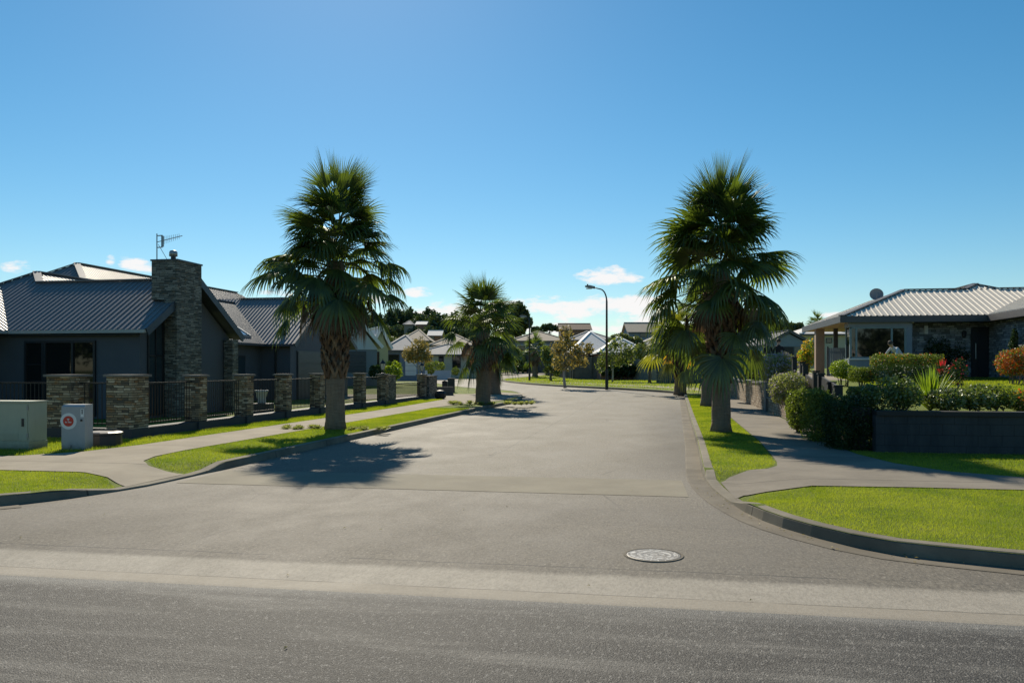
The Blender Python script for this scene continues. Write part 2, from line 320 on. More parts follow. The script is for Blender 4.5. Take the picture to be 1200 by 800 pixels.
    br = t.node('ShaderNodeTexBrick'); t.link(t.comb(t.math('ADD', x, y), z, 0.0), br.inputs['Vector']); br.inputs['Scale'].default_value = 1; br.inputs['Brick Width'].default_value = 0.4; br.inputs['Row Height'].default_value = 0.2; br.inputs['Mortar Size'].default_value = 0.006
    st = t.noise(t.scale(o, (2.5, 2.5, 0.5)), 1, 6, 0.7); col = t.mix(t.ramp(st, 0.3, 0.7), (0.030, 0.034, 0.040), (0.062, 0.066, 0.070))
    col = t.mix(t.math('MULTIPLY', t.ramp(t.math('ADD', z, t.math('MULTIPLY', st, 0.25)), 0.24, 0.12), 0.6), col, (0.09, 0.08, 0.055)); col = t.mix(t.math('MULTIPLY', br.outputs['Fac'], 0.6), col, (0.02, 0.02, 0.022))
    t.principled(col, 0.8, 0, 0.3, t.bump(t.math('SUBTRACT', t.noise(o, 50, 3), br.outputs['Fac']), 0.5, 0.01))
    plain('dark_board', (0.035, 0.043, 0.05), 0.7, var=0.2)
    plain('black_steel', (0.012, 0.012, 0.013), 0.4, metal=0.3)
    plain('black_timber', (0.013, 0.013, 0.015), 0.6)
    plain('dark_roof', (0.19, 0.185, 0.185), 0.5, metal=0.0, spec=0.45, var=0.1, nscale=1.5)
    plain('roof_trim', (0.05, 0.06, 0.075), 0.45, metal=0.2)
    plain('lit_gutter', (0.42, 0.41, 0.38), 0.45)  # pale grey puts the lit edge of the eave gutter into its colour
    plain('tan_roof', (0.66, 0.60, 0.51), 0.6, spec=0.3, var=0.08)
    plain('tan_fascia', (0.075, 0.075, 0.08), 0.5)
    plain('soffit_tan', (0.42, 0.29, 0.16), 0.7)
    plain('column_tan', (0.36, 0.26, 0.19), 0.8, var=0.15, bump=0.2)
    plain('window_frame', (0.02, 0.022, 0.025), 0.4)
    plain('teal_frame', (0.18, 0.25, 0.26), 0.45)
    plain('bay_panel', (0.20, 0.24, 0.28), 0.6)
    t = NT('glass_dark'); t.principled((0.008, 0.010, 0.010), 0.03, 0, 0.6)
    t = NT('glass_sky'); t.principled((0.05, 0.07, 0.08), 0.05, 0.25, 0.8)
    t = NT('skylight_glass'); t.principled((0.25, 0.32, 0.35), 0.05, 0.6, 0.8)
    plain('door_dark', (0.022, 0.024, 0.028), 0.4)
    plain('garage_door', (0.05, 0.055, 0.062), 0.4, metal=0.3)
    plain('white_paint', (0.70, 0.70, 0.68), 0.55, var=0.08)
    plain('pot_white', (0.55, 0.54, 0.5), 0.6)
    grimy('cabinet_green', (0.44, 0.44, 0.325))
    grimy('cabinet_grey', (0.40, 0.40, 0.40))
    plain('red_sign', (0.60, 0.045, 0.02), 0.5, var=0.05)
    plain('sign_white', (0.75, 0.75, 0.72), 0.5, var=0.04)
    plain('galv', (0.32, 0.33, 0.34), 0.4, metal=0.7)
    plain('lamp_black', (0.02, 0.02, 0.022), 0.45)
    t = NT('lamp_lens'); t.principled((0.55, 0.55, 0.5), 0.25, 0, 0.6)
    plain('dish_grey', (0.20, 0.21, 0.22), 0.5)
    t = NT('manhole'); o = t.obj(); x, y, z = t.sep(o)
    r = t.math('SQRT', t.math('ADD', t.math('MULTIPLY', x, x), t.math('MULTIPLY', y, y)))
    ring = t.math('FRACT', t.math('MULTIPLY', r, 17.0)); an = t.math('FRACT', t.math('MULTIPLY', t.math('ARCTAN2', y, x), 3.5))
    mk = t.math('MAXIMUM', t.math('MULTIPLY', t.ramp(ring, 0.55, 0.62), t.ramp(an, 0.12, 0.2)), t.ramp(t.noise(o, 26, 4), 0.62, 0.72))
    wear = t.noise(o, 9, 4)
    col = t.mix(t.ramp(t.noise(o, 14, 5, 0.7), 0.35, 0.6, 1, 0.0), (0.10, 0.09, 0.08), t.mix(mk, t.mix(t.ramp(wear, 0.35, 0.65), (0.30, 0.29, 0.275), (0.54, 0.53, 0.50)), (0.06, 0.06, 0.06)))
    t.principled(col, 0.5, 0.1, 0.5, t.bump(mk, 0.5, 0.01))
    plain('fence_timber', (0.30, 0.265, 0.21), 0.9, var=0.4, nscale=2)
    plain('fence_dark', (0.13, 0.118, 0.10), 0.9, var=0.4, nscale=2)
    # walls and roofs of the houses further off
    for nm, c in dict(wall_cream=(0.46, 0.41, 0.30), wall_white=(0.52, 0.56, 0.60), wall_slate=(0.17, 0.20, 0.23), wall_blue=(0.14, 0.19, 0.26), wall_brick=(0.24, 0.13, 0.10),
                      wall_taupe=(0.25, 0.21, 0.17), wall_bounce_tint=(0.45, 0.46, 0.27), wall_dark=(0.06, 0.065, 0.07)).items():  # the yellow-green wall carries bounce light in its colour
        plain(nm, c, 0.8, var=0.12, nscale=1.5)
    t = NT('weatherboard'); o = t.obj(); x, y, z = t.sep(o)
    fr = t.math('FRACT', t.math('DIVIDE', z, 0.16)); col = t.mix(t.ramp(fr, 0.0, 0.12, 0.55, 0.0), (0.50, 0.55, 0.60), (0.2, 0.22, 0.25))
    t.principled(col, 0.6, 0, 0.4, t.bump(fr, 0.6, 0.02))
    def ribroof(nm, c, rough=0.5):
        t = NT(nm); o = t.obj(); x, y, z = t.sep(o)
        row = t.math('FRACT', t.math('DIVIDE', z, 0.17)); f = t.noise(o, 2.5, 5)
        col = t.mix(f, tuple(v*0.8 for v in c), tuple(min(1, v*1.15) for v in c)); col = t.mix(t.ramp(row, 0.0, 0.2, 0.4, 0.0), col, tuple(v*0.4 for v in c))
        t.principled(col, 0.85, 0, 0.15, t.bump(row, 0.5, 0.03))
    ribroof('roof_grey', (0.42, 0.40, 0.38)); ribroof('roof_tan', (0.48, 0.40, 0.31)); ribroof('roof_pale', (0.68, 0.66, 0.63)); ribroof('roof_slate', (0.11, 0.115, 0.125)); ribroof('roof_brown', (0.22, 0.16, 0.12))
    plain('skin', (0.52, 0.34, 0.25), 0.6, var=0.08); plain('cloth_black', (0.018, 0.018, 0.022), 0.85); plain('cloth_white', (0.55, 0.56, 0.58), 0.85); plain('trousers', (0.05, 0.055, 0.075), 0.85)
    plain('hair_grey', (0.34, 0.33, 0.32), 0.8); plain('hair_brown', (0.06, 0.045, 0.035), 0.7)
build_mats()
M = MATS

# ------------------------------------------------------------------ object helpers
class MB:
    """collects geometry for ONE mesh"""
    def __init__(s): s.v = []; s.f = []
    def add(s, vs, fs):
        n = len(s.v); s.v += [tuple(p) for p in vs]; s.f += [tuple(i+n for i in f) for f in fs]; return s
    def box(s, x0, x1, y0, y1, z0, z1):
        return s.add([(x0,y0,z0),(x1,y0,z0),(x1,y1,z0),(x0,y1,z0),(x0,y0,z1),(x1,y0,z1),(x1,y1,z1),(x0,y1,z1)],
                     [(0,3,2,1),(4,5,6,7),(0,1,5,4),(1,2,6,5),(2,3,7,6),(3,0,4,7)])
    def bar(s, p0, p1, w, h, up=(0,0,1)):
        p0, p1 = Vector(p0), Vector(p1); d = (p1-p0).normalized(); side = d.cross(Vector(up))
        if side.length < 1e-4: side = d.cross(Vector((1,0,0)))
        side.normalize(); u = side.cross(d).normalized()
        vs = [p+side*sx*w/2+u*su*h/2 for p in (p0, p1) for sx, su in ((-1,-1),(1,-1),(1,1),(-1,1))]
        return s.add(vs, [(0,1,2,3),(7,6,5,4),(0,4,5,1),(1,5,6,2),(2,6,7,3),(3,7,4,0)])
    def prism(s, poly, axis, c0, c1):
        """poly: 2-D outline; axis: the axis it is extruded along"""
        def P(p, c): return {0:(c,p[0],p[1]), 1:(p[0],c,p[1]), 2:(p[0],p[1],c)}[axis]
        n = len(poly)
        return s.add([P(p,c0) for p in poly]+[P(p,c1) for p in poly], [tuple(range(n)), tuple(range(2*n-1,n-1,-1))]+[(i,(i+1)%n,n+(i+1)%n,n+i)[::-1] for i in range(n)])
    def tube(s, pts, rad, n=8, cap=True):
        pts = [Vector(p) for p in pts]
        if not hasattr(rad, '__len__'): rad = [rad]*len(pts)
        vs = []; fs = []; ref = Vector((0.3, 0.95, 0.1))
        for i, p in enumerate(pts):
            d = (pts[min(i+1, len(pts)-1)]-pts[max(i-1, 0)]).normalized()
            a = d.cross(ref)
            if a.length < 0.05: a = d.cross(Vector((1,0,0)))
            a.normalize(); b = d.cross(a)
            for k in range(n):
                t = 2*PI*k/n; vs.append(p+(a*math.cos(t)+b*math.sin(t))*rad[i])
        for i in range(len(pts)-1):
            for k in range(n): fs.append((i*n+k, i*n+(k+1)%n, (i+1)*n+(k+1)%n, (i+1)*n+k))
        if cap: fs += [tuple(range(n))[::-1], tuple(range((len(pts)-1)*n, len(pts)*n))]
        return s.add(vs, fs)
    def lathe(s, prof, c=(0,0,0), n=20):
        vs = []; fs = []
        for r, z in prof:
            for k in range(n): vs.append((c[0]+r*math.cos(2*PI*k/n), c[1]+r*math.sin(2*PI*k/n), c[2]+z))
        for i in range(len(prof)-1):
            for k in range(n): fs.append((i*n+k, i*n+(k+1)%n, (i+1)*n+(k+1)%n, (i+1)*n+k))
        fs += [tuple(range(n))[::-1], tuple(range((len(prof)-1)*n, len(prof)*n))]
        return s.add(vs, fs)

class Thing:
    """an Empty at the thing's base; geometry is given in frame coordinates ('s' street, 'w' world, or a yaw)"""
    def __init__(s, name, label, cat, base, frame='s', group=None):
        s.base = Vector(base); s.rot = -TH if frame == 's' else (0.0 if frame == 'w' else frame)
        s.loc = s.towld(s.base)
        s.o = bpy.data.objects.new(name, None); COL.objects.link(s.o); s.o.empty_display_size = 0.2
        s.o.location = s.loc; s.o.rotation_euler = (0, 0, s.rot)
        s.o['label'] = label; s.o['category'] = cat
        if group: s.o['group'] = group
    def towld(s, p):
        c, k = math.cos(s.rot), math.sin(s.rot)
        return Vector((p[0]*c-p[1]*k, p[0]*k+p[1]*c, p[2]))
    def part(s, name, mb, mat, parent=None, smooth=False, label=None):
        if isinstance(mb, MB): vs = np.array(mb.v, float)-np.array(s.base); fs = mb.f
        o = mkobj(name, vs, fs, mat, smooth)
        o.parent = parent or s.o
        if label: o['label'] = label
        return o
def mkobj(name, vs, fs, mat, smooth=False):
    me = bpy.data.meshes.new(name); me.from_pydata([tuple(v) for v in vs], [], fs)
    if isinstance(mat, (list, tuple)):
        for m_ in mat: me.materials.append(m_)
    else: me.materials.append(mat)
    if smooth: me.polygons.foreach_set('use_smooth', [True]*len(me.polygons))
    me.update()
    o = bpy.data.objects.new(name, me); COL.objects.link(o); return o
def tag(o, label, cat, group=None):
    o['label'] = label; o['category'] = cat
    if group: o['group'] = group
    return o
def single(name, label, cat, mb, mat, base, frame='s', group=None, smooth=False):
    rot = -TH if frame == 's' else (0.0 if frame == 'w' else frame)
    vs = np.array(mb.v, float)-np.array(base)
    o = mkobj(name, vs, mb.f, mat, smooth)
    c, k = math.cos(rot), math.sin(rot)
    o.location = (base[0]*c-base[1]*k, base[0]*k+base[1]*c, base[2]); o.rotation_euler = (0, 0, rot)
    return tag(o, label, cat, group)
def dup(root, loc, rotz=None, scale=None, label=None, group=None):
    def cp(o, par):
        c = o.copy(); COL.objects.link(c)
        if par is not None: c.parent = par
        for ch in list(o.children): cp(ch, c)
        return c
    r = cp(root, None); r.location = loc
    if rotz is not None: r.rotation_euler = (0, 0, rotz)
    if scale is not None: r.scale = scale if hasattr(scale, '__len__') else (scale,)*3
    if label: r['label'] = label
    if group: r['group'] = group
    return r
def fastmesh(name, V_, Fq, mat, parent=None, smooth=False):
    """numpy verts (n,3) and faces (m,k)"""
    me = bpy.data.meshes.new(name); V_ = np.asarray(V_, dtype=np.float32); Fq = np.asarray(Fq, dtype=np.int32)
    k = Fq.shape[1]
    me.vertices.add(len(V_)); me.vertices.foreach_set('co', V_.ravel())
    me.loops.add(Fq.size); me.loops.foreach_set('vertex_index', Fq.ravel())
    me.polygons.add(len(Fq)); me.polygons.foreach_set('loop_start', np.arange(len(Fq), dtype=np.int32)*k); me.polygons.foreach_set('loop_total', np.full(len(Fq), k, dtype=np.int32))
    me.materials.append(mat); me.update(calc_edges=True); me.validate()
    o = bpy.data.objects.new(name, me); COL.objects.link(o)
    if parent is not None: o.parent = parent
    return o

# ------------------------------------------------------------------ SETTING: ground sheets
def struct(o): o['kind'] = 'structure'; return o
def dipf(b, a):
    d = 0.0
    for cb, ca, fl in ((-7.1, 10.9, 0.75), (0.80, 11.35, 0.75)):
        dist = math.hypot(max(0, abs(a-ca)-fl), 0.75*(b-cb)); d = max(d, min(1, max(0, (0.9-dist)/0.6)))
    return d
KH = 0.125
def zroad(b, a):
    x, y = s2w(b, a); z = zg(y)
    if a < 7.2:
        z += float(np.interp(a, [-500, 4.9, 5.9, 6.2, 6.72, 7.2], [0.0, 0.0, -0.020, -0.045, -0.010, 0.0]))
    return z
def zverge(b, a): return zg(s2w(b, a)[1]) + KH-0.006-(KH-0.028)*dipf(b, a)
CUTY = [y for y in PY if 25 < y < 400]
def sheet(name, poly, zf, mat, off=0.0, acuts=(), bcuts=(), frame='s'):
    bm = bmesh.new()
    vs = [bm.verts.new((p[0], p[1], 0)) for p in poly]
    for tri in tessellate_polygon([[Vector((p[0], p[1], 0)) for p in poly]]):
        try: bm.faces.new([vs[i] for i in tri])
        except ValueError: pass
    def cut(co, no): bmesh.ops.bisect_plane(bm, geom=bm.verts[:]+bm.edges[:]+bm.faces[:], plane_co=co, plane_no=no, dist=1e-5)
    ys = [s2w(*p)[1] for p in poly]
    for y in CUTY:
        if min(ys) < y < max(ys):
            p = w2s(0, y); cut((p[0], p[1], 0), (V[1], U[1], 0))
    for a in acuts: cut((0, a, 0), (0, 1, 0))
    for b in bcuts: cut((b, 0, 0), (1, 0, 0))
    for v in bm.verts: v.co.z = zf(v.co.x, v.co.y)+off
    bmesh.ops.recalc_face_normals(bm, faces=bm.faces[:])
    if sum(f.normal.z for f in bm.faces) < 0: bmesh.ops.reverse_faces(bm, faces=bm.faces[:])
    me = bpy.data.meshes.new(name); bm.to_mesh(me); bm.free(); me.materials.append(mat)
    o = bpy.data.objects.new(name, me); COL.objects.link(o); o.rotation_euler = (0, 0, -TH); return struct(o)

def build_ground():
    # base terrain, a single sheet to the horizon
    xs = np.concatenate([np.linspace(-2500, -420, 8), np.arange(-400, 401, 20), np.linspace(420, 2500, 8)])
    ys = np.array(sorted(set(list(np.linspace(-900, -40, 8))+list(PY[(PY > -100)])+list(np.arange(160, 700, 20))+[900, 1200, 2000, 3000])), float)
    V_ = []
    for y in ys:
        for x in xs: V_.append((x, y, terr(x, y)-0.07))
    nx = len(xs); Fq = [(j*nx+i, j*nx+i+1, (j+1)*nx+i+1, (j+1)*nx+i) for j in range(len(ys)-1) for i in range(nx-1)]
    struct(fastmesh('ground', V_, Fq, M['terrain']))
def hillf(x, y):
    s = min(1, max(0, (y-170)/200)); s = s*s*(3-2*s)
    l = 1/(1+math.exp((x+10)/40.0))
    return s*(-3.0+7.5*l)
def terr(x, y): return zg(y)+hillf(x, y)
build_ground()
# kerb lines (street coordinates)
KL = [(-70,7.2),(-14,7.2),(-12,7.22),(-10.6,7.3),(-9.6,7.5),(-8.8,7.85),(-8.2,8.3),(-7.75,8.85),(-7.42,9.45),(-7.2,10.0),(-7.1,10.5),(-7.08,11.0),(-7.07,11.6),(-7.07,13),(-7.07,18),(-7.06,25),(-7.05,31)]
KL += [Gs(*p) for p in ((559,481),(577,477.5),(596,473.5),(607,470.5),(611,467.5),(612,464.5),(609,462),(602,460.2),(590,459),(577,458.2),(560,457),(545,455.5),(530,453.6),(515,451),(500,448.2))]
KR = [(70,7.1),(7,7.1),(4.5,7.2),(3.6,7.3),(3.0,7.44),(2.71,7.54),(2.35,7.68),(2.09,7.8),(1.78,8.1),(1.51,8.5),(1.3,8.9),(1.15,9.3),(1.02,9.8),(0.9,10.4),(0.82,11.0),(0.76,11.6),(0.72,12.4),(0.72,13.3),(0.80,16),(0.86,18),(0.95,22),(1.06,27),(1.2,33),(1.36,40),(1.5,46)]
KR += [Gs(*p) for p in ((803,465.5),(801,463.5),(797,462),(790,460.8),(775,459.5),(760,458.5),(740,457.3),(720,456.2),(700,455.2),(680,454.2),(660,453.2),(640,452),(625,450.9),(610,449.6),(600,448.5),(592,447.4),(587.5,446.4),(587,445.6),(590,444.8),(597,443.9),(607,443),(618,442.2),(630,441),(642,439),(652,436.5),(665,433.5))]
K2 = [Gs(*p) for p in ((470,445.3),(490,444.6),(505,443.8),(530,442),(557,440),(585,437.6),(600,436.2),(620,434.2),(640,432.2),(660,430.4),(690,428.6))]
GRID_L = dict(acuts=[9.0+0.2*i for i in range(21)], bcuts=[-8.6+0.25*i for i in range(7)])
GRID_R = dict(acuts=[9.5+0.2*i for i in range(21)], bcuts=[0.9+0.25*i for i in range(7)])
road_poly = [(-75,5.84),(75,5.84)]+[w2s(60,150), w2s(40,170), w2s(-90,170)]
sheet('road', road_poly, zroad, M['asphalt'], acuts=(5.9, 6.2, 6.72, 7.2))
sheet('chipseal_road', [(-75,-9),(75,-9),(75,5.84),(-75,5.84)], zroad, M['chipseal'], acuts=(4.9,))
sheet('concrete_band', [(-6.9,10.9),(0.40,10.85),(0.36,12.45),(-6.9,12.4)], zroad, M['band_seal'], off=0.004)
sheet('verge', [(-75,7.2)]+KL[1:]+[w2s(-30,84), w2s(-75,84)], zverge, M['turf'], **GRID_L)
sheet('verge', [(75,7.1)]+KR[1:]+[w2s(70,150), w2s(120,60)], zverge, M['turf'], **GRID_R)
sheet('verge', K2+[w2s(60,190), w2s(-90,190), w2s(-90,96)], zverge, M['turf'])
# footpaths
PL = [(-75,10.9),(-8.5,10.9),(-7.9,10.75),(-7.25,10.25),(-7.22,11.6),(-8.05,11.95),(-8.45,12.4),(-8.7,13.1),(-8.8,14.2),(-8.8,31.5),(-8.6,33.5),(-8.2,36),(-7.3,38.2),(-7.3,46),(-9.6,48.5),(-10.3,47),(-10.3,15.0),(-10.5,13.6),(-11.1,12.75),(-12.2,12.4),(-75,12.4)]
sheet('footpath', PL, zverge, M['footpath'], off=0.012, **GRID_L)
PR = [(75,11.35),(3.2,11.35),(2.0,11.28),(1.4,11.12),(1.1,10.9),(0.97,10.6),(0.90,12.1),(1.05,12.5),(1.35,12.85),(1.68,13.1),(1.87,13.5),(1.95,14.1),(2.0,15),(2.15,18),(2.3,26),(2.5,36),(2.9,46),(3.2,50),(4.4,50),(4.0,36),(3.85,26),(3.65,19),(3.5,16.9),(3.55,15.6),(3.8,14.2),(4.3,13.2),(5.2,12.6),(6.2,12.42),(75,12.42)]
sheet('footpath', PR, zverge, M['footpath_old'], off=0.012, **GRID_R)
rp = [Gs(*p) for p in ((806,459.8),(790,457.3),(760,455.4),(720,453.4),(680,451.5),(640,449.6),(618,448),(606,446.6),(602,445.6),(606,444.8),(616,444.2),(616,444.9),(612,445.6),(616,446.6),(640,448.2),(680,450),(720,451.8),(760,453.5),(800,455.6),(840,457.5),(850,461))]
sheet('footpath', rp, zverge, M['footpath'], off=0.006)
sheet('driveway', [(-17.2,38.0),(-10.32,39.5),(-10.32,45.5),(-17.2,44.0)], zverge, M['footpath_cross'], off=0.005)
sheet('footpath', [(-75,6.5-15),(75,6.5-15),(75,-10),(-75,-10)], lambda b, a: 0.08, M['footpath_cross'])

def ribbon(name, line, prof, mat, hfun, closed=False):
    """line in street coordinates; prof list of (offset to the left of travel, height factor, extra)"""
    pts = []
    for i in range(len(line)-1):
        p, q = Vector(line[i]), Vector(line[i+1]); n = max(1, int((q-p).length/0.35)) if (q-p).length < 8 and p.y < 16 else max(1, int((q-p).length/2.5))
        n = min(n, 30)
        for k in range(n): pts.append(p.lerp(q, k/n))
    pts.append(Vector(line[-1]))
    vs = []; fs = []; m = len(prof)
    for i, p in enumerate(pts):
        d = (pts[min(i+1, len(pts)-1)]-pts[max(i-1, 0)]).normalized(); nrm = Vector((-d.y, d.x))
        for off, hf, ex in prof:
            q = p+nrm*off; vs.append((q.x, q.y, zroad(p.x, p.y)+hf*hfun(p.x, p.y)+ex))
    for i in range(len(pts)-1):
        for k in range(m-1): fs.append((i*m+k, (i+1)*m+k, (i+1)*m+k+1, i*m+k+1))
    o = mkobj(name, vs, fs, mat); o.rotation_euler = (0, 0, -TH)
    bm = bmesh.new(); bm.from_mesh(o.data); bmesh.ops.recalc_face_normals(bm, faces=bm.faces[:]); bm.to_mesh(o.data); bm.free()
    return struct(o)
hk = lambda b, a: KH-(KH-0.03)*dipf(b, a)
ribbon('kerb', KL, [(-0.025,0,-0.02),(-0.004,0.86,0),(0.02,1,0),(0.14,1,0.002),(0.15,0.6,0)], M['kerb'], hk)
ribbon('kerb', KR, [(0.025,0,-0.02),(0.004,0.86,0),(-0.02,1,0),(-0.14,1,0.002),(-0.15,0.6,0)], M['kerb'], hk)
ribbon('kerb', K2, [(-0.025,0,-0.02),(-0.004,0.86,0),(0.02,1,0),(0.14,1,0.002),(0.15,0.6,0)], M['kerb'], lambda b, a: KH)
ribbon('gutter', [p for p in KR if p[1] < 60], [(0.27,0,0.004),(0.25,0,0.008),(0.0,0,0.004)], M['channel'], hk)
ribbon('gutter', [p for p in KL if p[1] < 9.0], [(-0.34,0,0.005),(-0.30,0,0.010),(0.0,0,0.004)], M['channel'], hk)

# ------------------------------------------------------------------ grass blades (stuff)
def inpoly(P, poly):
    x, y = P[:, 0], P[:, 1]; ins = np.zeros(len(P), bool); j = len(poly)-1
    for i in range(len(poly)):
        xi, yi = poly[i]; xj, yj = poly[j]
        c = ((yi > y) != (yj > y)) & (x < (xj-xi)*(y-yi)/((yj-yi) or 1e-9)+xi); ins ^= c; j = i
    return ins
def grass(poly, dens, h=0.04, w=0.006, zf=None, label=''):
    poly = [tuple(p) for p in poly]; P = np.array(poly); lo, hi = P.min(0), P.max(0)
    n = int((hi[0]-lo[0])*(hi[1]-lo[1])*dens); pts = lo+rng.random((n, 2))*(hi-lo); pts = pts[inpoly(pts, poly)]
    X = pts[:, 0]*V[0]+pts[:, 1]*U[0]; Y = pts[:, 0]*V[1]+pts[:, 1]*U[1]
    keep = (Y > 2) & (np.abs(X/Y) < 0.72); pts = pts[keep]; X = X[keep]; Y = Y[keep]
    if zf is None: Z = zgv(Y)+KH-0.01-(KH-0.03)*np.array([dipf(b, a) if 9 < a < 13 else 0 for b, a in pts])
    else: Z = np.array([zf(b, a) for b, a in pts])
    n = len(X); k = 1+0.02*np.maximum(0, Y-10)
    hh = h*(0.45+0.9*rng.random(n)); ww = w*k*(0.7+0.6*rng.random(n)); ang = rng.random(n)*2*PI; lean = rng.normal(0, 0.4, n); la = rng.random(n)*2*PI
    dx, dy = np.cos(ang)*ww/2, np.sin(ang)*ww/2
    base = np.stack([X, Y, Z], 1)
    A = base+np.stack([-dx, -dy, 0*dx], 1); B = base+np.stack([dx, dy, 0*dx], 1)
    T = base+np.stack([np.cos(la)*lean*hh, np.sin(la)*lean*hh, hh], 1)
    Vv = np.stack([A, B, T], 1).reshape(-1, 3); Fq = np.arange(3*n).reshape(n, 3)
    o = fastmesh('grass', Vv, Fq, M['grass_blade']); o['kind'] = 'stuff'; o['label'] = label; o['category'] = 'grass'
    return n
ofs = 0.13
gR1 = [(9.5,7.1+ofs),(4.5,7.2+ofs),(3.05,7.44+ofs),(2.14,7.8+ofs),(1.85,8.1+ofs),(1.6,8.6),(1.4,9.0),(1.27,9.4),(1.15,9.9),(1.1,10.5),(1.25,10.95),(2.0,11.22),(3.2,11.32),(9.5,11.32)]
ng = grass(gR1, 8500, 0.024, 0.004, label='mown bright green grass on the corner verge at right beside the near kerb')
gR2 = [(0.86,13.4),(0.88,12.3),(1.05,12.58),(1.34,12.93),(1.64,13.17),(1.82,13.55),(1.92,14.1),(1.97,15),(2.12,18),(2.27,26),(2.47,36),(2.85,46),(1.6,46),(1.5,40),(1.34,33),(1.2,27),(1.09,22),(1.0,18),(0.94,16)]
ng += grass(gR2, 3200, 0.032, 0.006, label='mown grass strip between the right kerb and footpath under the palms')
gR3 = [(3.56,16.4),(3.6,15.6),(3.85,14.3),(4.35,13.25),(5.25,12.65),(6.2,12.47),(12,12.47),(12,16.1),(4.0,16.1)]
ng += grass(gR3, 3200, 0.032, 0.006, label='mown grass between the navy retaining wall and the footpath')
gL1 = [(-14,7.34),(-12,7.36),(-10.6,7.44),(-9.65,7.65),(-8.88,7.98),(-8.3,8.42),(-7.86,8.95),(-7.55,9.5),(-7.3,10.1),(-7.9,10.72),(-8.5,10.86),(-14,10.86)]
ng += grass(gL1, 6500, 0.027, 0.0045, label='small triangle of mown grass on the left corner verge')
gL2 = [(-7.23,11.75),(-8.02,12.0),(-8.4,12.45),(-8.66,13.2),(-8.76,14.2),(-8.76,31.4),(-7.25,31.4)]
ng += grass(gL2, 3000, 0.036, 0.006, label='grass strip between the left kerb and footpath around the big palm')
gL3 = [(-10.34,15.0),(-10.55,13.7),(-11.15,12.85),(-12.2,12.45),(-18,12.45),(-18,16.2),(-11.3,16.2),(-11.3,39),(-10.34,39)]
ng += grass(gL3, 2200, 0.05, 0.007, label='grass strip between the footpath and the stone pillar fence')
res = [Gs(*p) for p in ((803,463.5),(790,459.8),(760,457.6),(720,455.2),(680,453.2),(640,451),(610,448.6),(592,446.8),(592,445.2),(610,443.6),(640,440.5),(800,444),(860,452),(840,460)) ]
ng += grass(res, 22, 0.07, 0.03, label='bright green lawn of the reserve inside the bend of the road')
grass([Gs(*p) for p in ((505,443.5),(530,441.7),(557,439.8),(585,437.4),(612,434.9),(600,433.6),(540,437.5),(505,440))], 12, 0.08, 0.05, label='strip of lawn along the far kerb beyond the side street')
# raised garden of the right-hand house
def zgard(b, a):
    return float(np.interp(a, [16.3, 20, 28, 36, 45, 70, 110], [0.80, 0.90, 1.10, 1.33, 1.42, 1.75, 2.0]))
def gsheet(name, poly, mat, off=0.0):
    o = sheet(name, poly, zgard, mat, off=off, acuts=(20, 28, 36, 45, 70)); return o
gsheet('lawn', [(4.25,16.3),(60,16.3),(60,70),(4.6,70),(4.5,29)], M['turf'])
grass([(7.0,19.5),(15.5,19.5),(17,35.8),(7.2,35.8)], 420, 0.045, 0.014, zgard, label='raised front lawn before the pale roofed house')
gsheet('garden_path', [(6.2,27.5),(8.2,26.5),(10.2,26.7),(10.2,27.6),(8.4,27.7),(6.8,28.6)], M['footpath_cross'], off=0.006)
gsheet('driveway', [(5.0,33),(7.2,33),(9.5,60),(7.0,68),(5.2,60)], M['footpath'], off=0.006)
sheet('garden_bed', [(3.66,16.5),(4.2,16.3),(4.2,28.8),(3.95,28.8),(3.9,26),(3.7,19)], zverge, M['mulch'], off=0.012)

# ------------------------------------------------------------------ ROOFS with real ribs
def ribface(mb_top, mb_slab, poly, pitch=0.2, h=0.028):
    """poly: convex coplanar 3-D outline whose first edge is the eave"""
    P = [Vector(p) for p in poly]; e = (P[1]-P[0]).normalized(); n = None
    for i in range(2, len(P)):
        c = e.cross(P[i]-P[0])
        if c.length > 1e-5: n = c.normalized(); break
    if n.z < 0: n = -n
    s = n.cross(e)
    es = [(p-P[0]).dot(e) for p in P]; ss = [(p-P[0]).dot(s) for p in P]
    e0, e1, s0, s1 = min(es), max(es), min(ss), max(ss)
    bm = bmesh.new(); prof = []
    k = math.floor(e0/pitch)
    while k*pitch < e1+pitch:
        for f, hh in ((0, 0), (0.62, 0), (0.70, h), (0.90, h), (0.98, 0)): prof.append(((k+f)*pitch, hh))
        k += 1
    rows = [[bm.verts.new(P[0]+e*x+s*y+n*hh) for x, hh in prof] for y in (s0, s1)]
    for i in range(len(prof)-1): bm.faces.new((rows[0][i], rows[0][i+1], rows[1][i+1], rows[1][i]))
    cen = sum(P, Vector())/len(P)
    for i in range(len(P)):
        a, b = P[i], P[(i+1) % len(P)]; d = (b-a)
        if d.length < 1e-5: continue
        o = d.cross(n).normalized()
        if o.dot(cen-a) > 0: o = -o
        bmesh.ops.bisect_plane(bm, geom=bm.verts[:]+bm.edges[:]+bm.faces[:], plane_co=a, plane_no=o, clear_outer=True, dist=1e-5)
    bm.verts.index_update()
    mb_top.add([tuple(v.co) for v in bm.verts], [tuple(v.index for v in f.verts) for f in bm.faces]); bm.free()
    lo = [p-n*0.02 for p in P]; lo2 = [p-n*0.09 for p in P]; m = len(P)
    mb_slab.add(lo+lo2, [tuple(range(m)), tuple(range(2*m-1, m-1, -1))]+[(i, (i+1) % m, m+(i+1) % m, m+i) for i in range(m)])

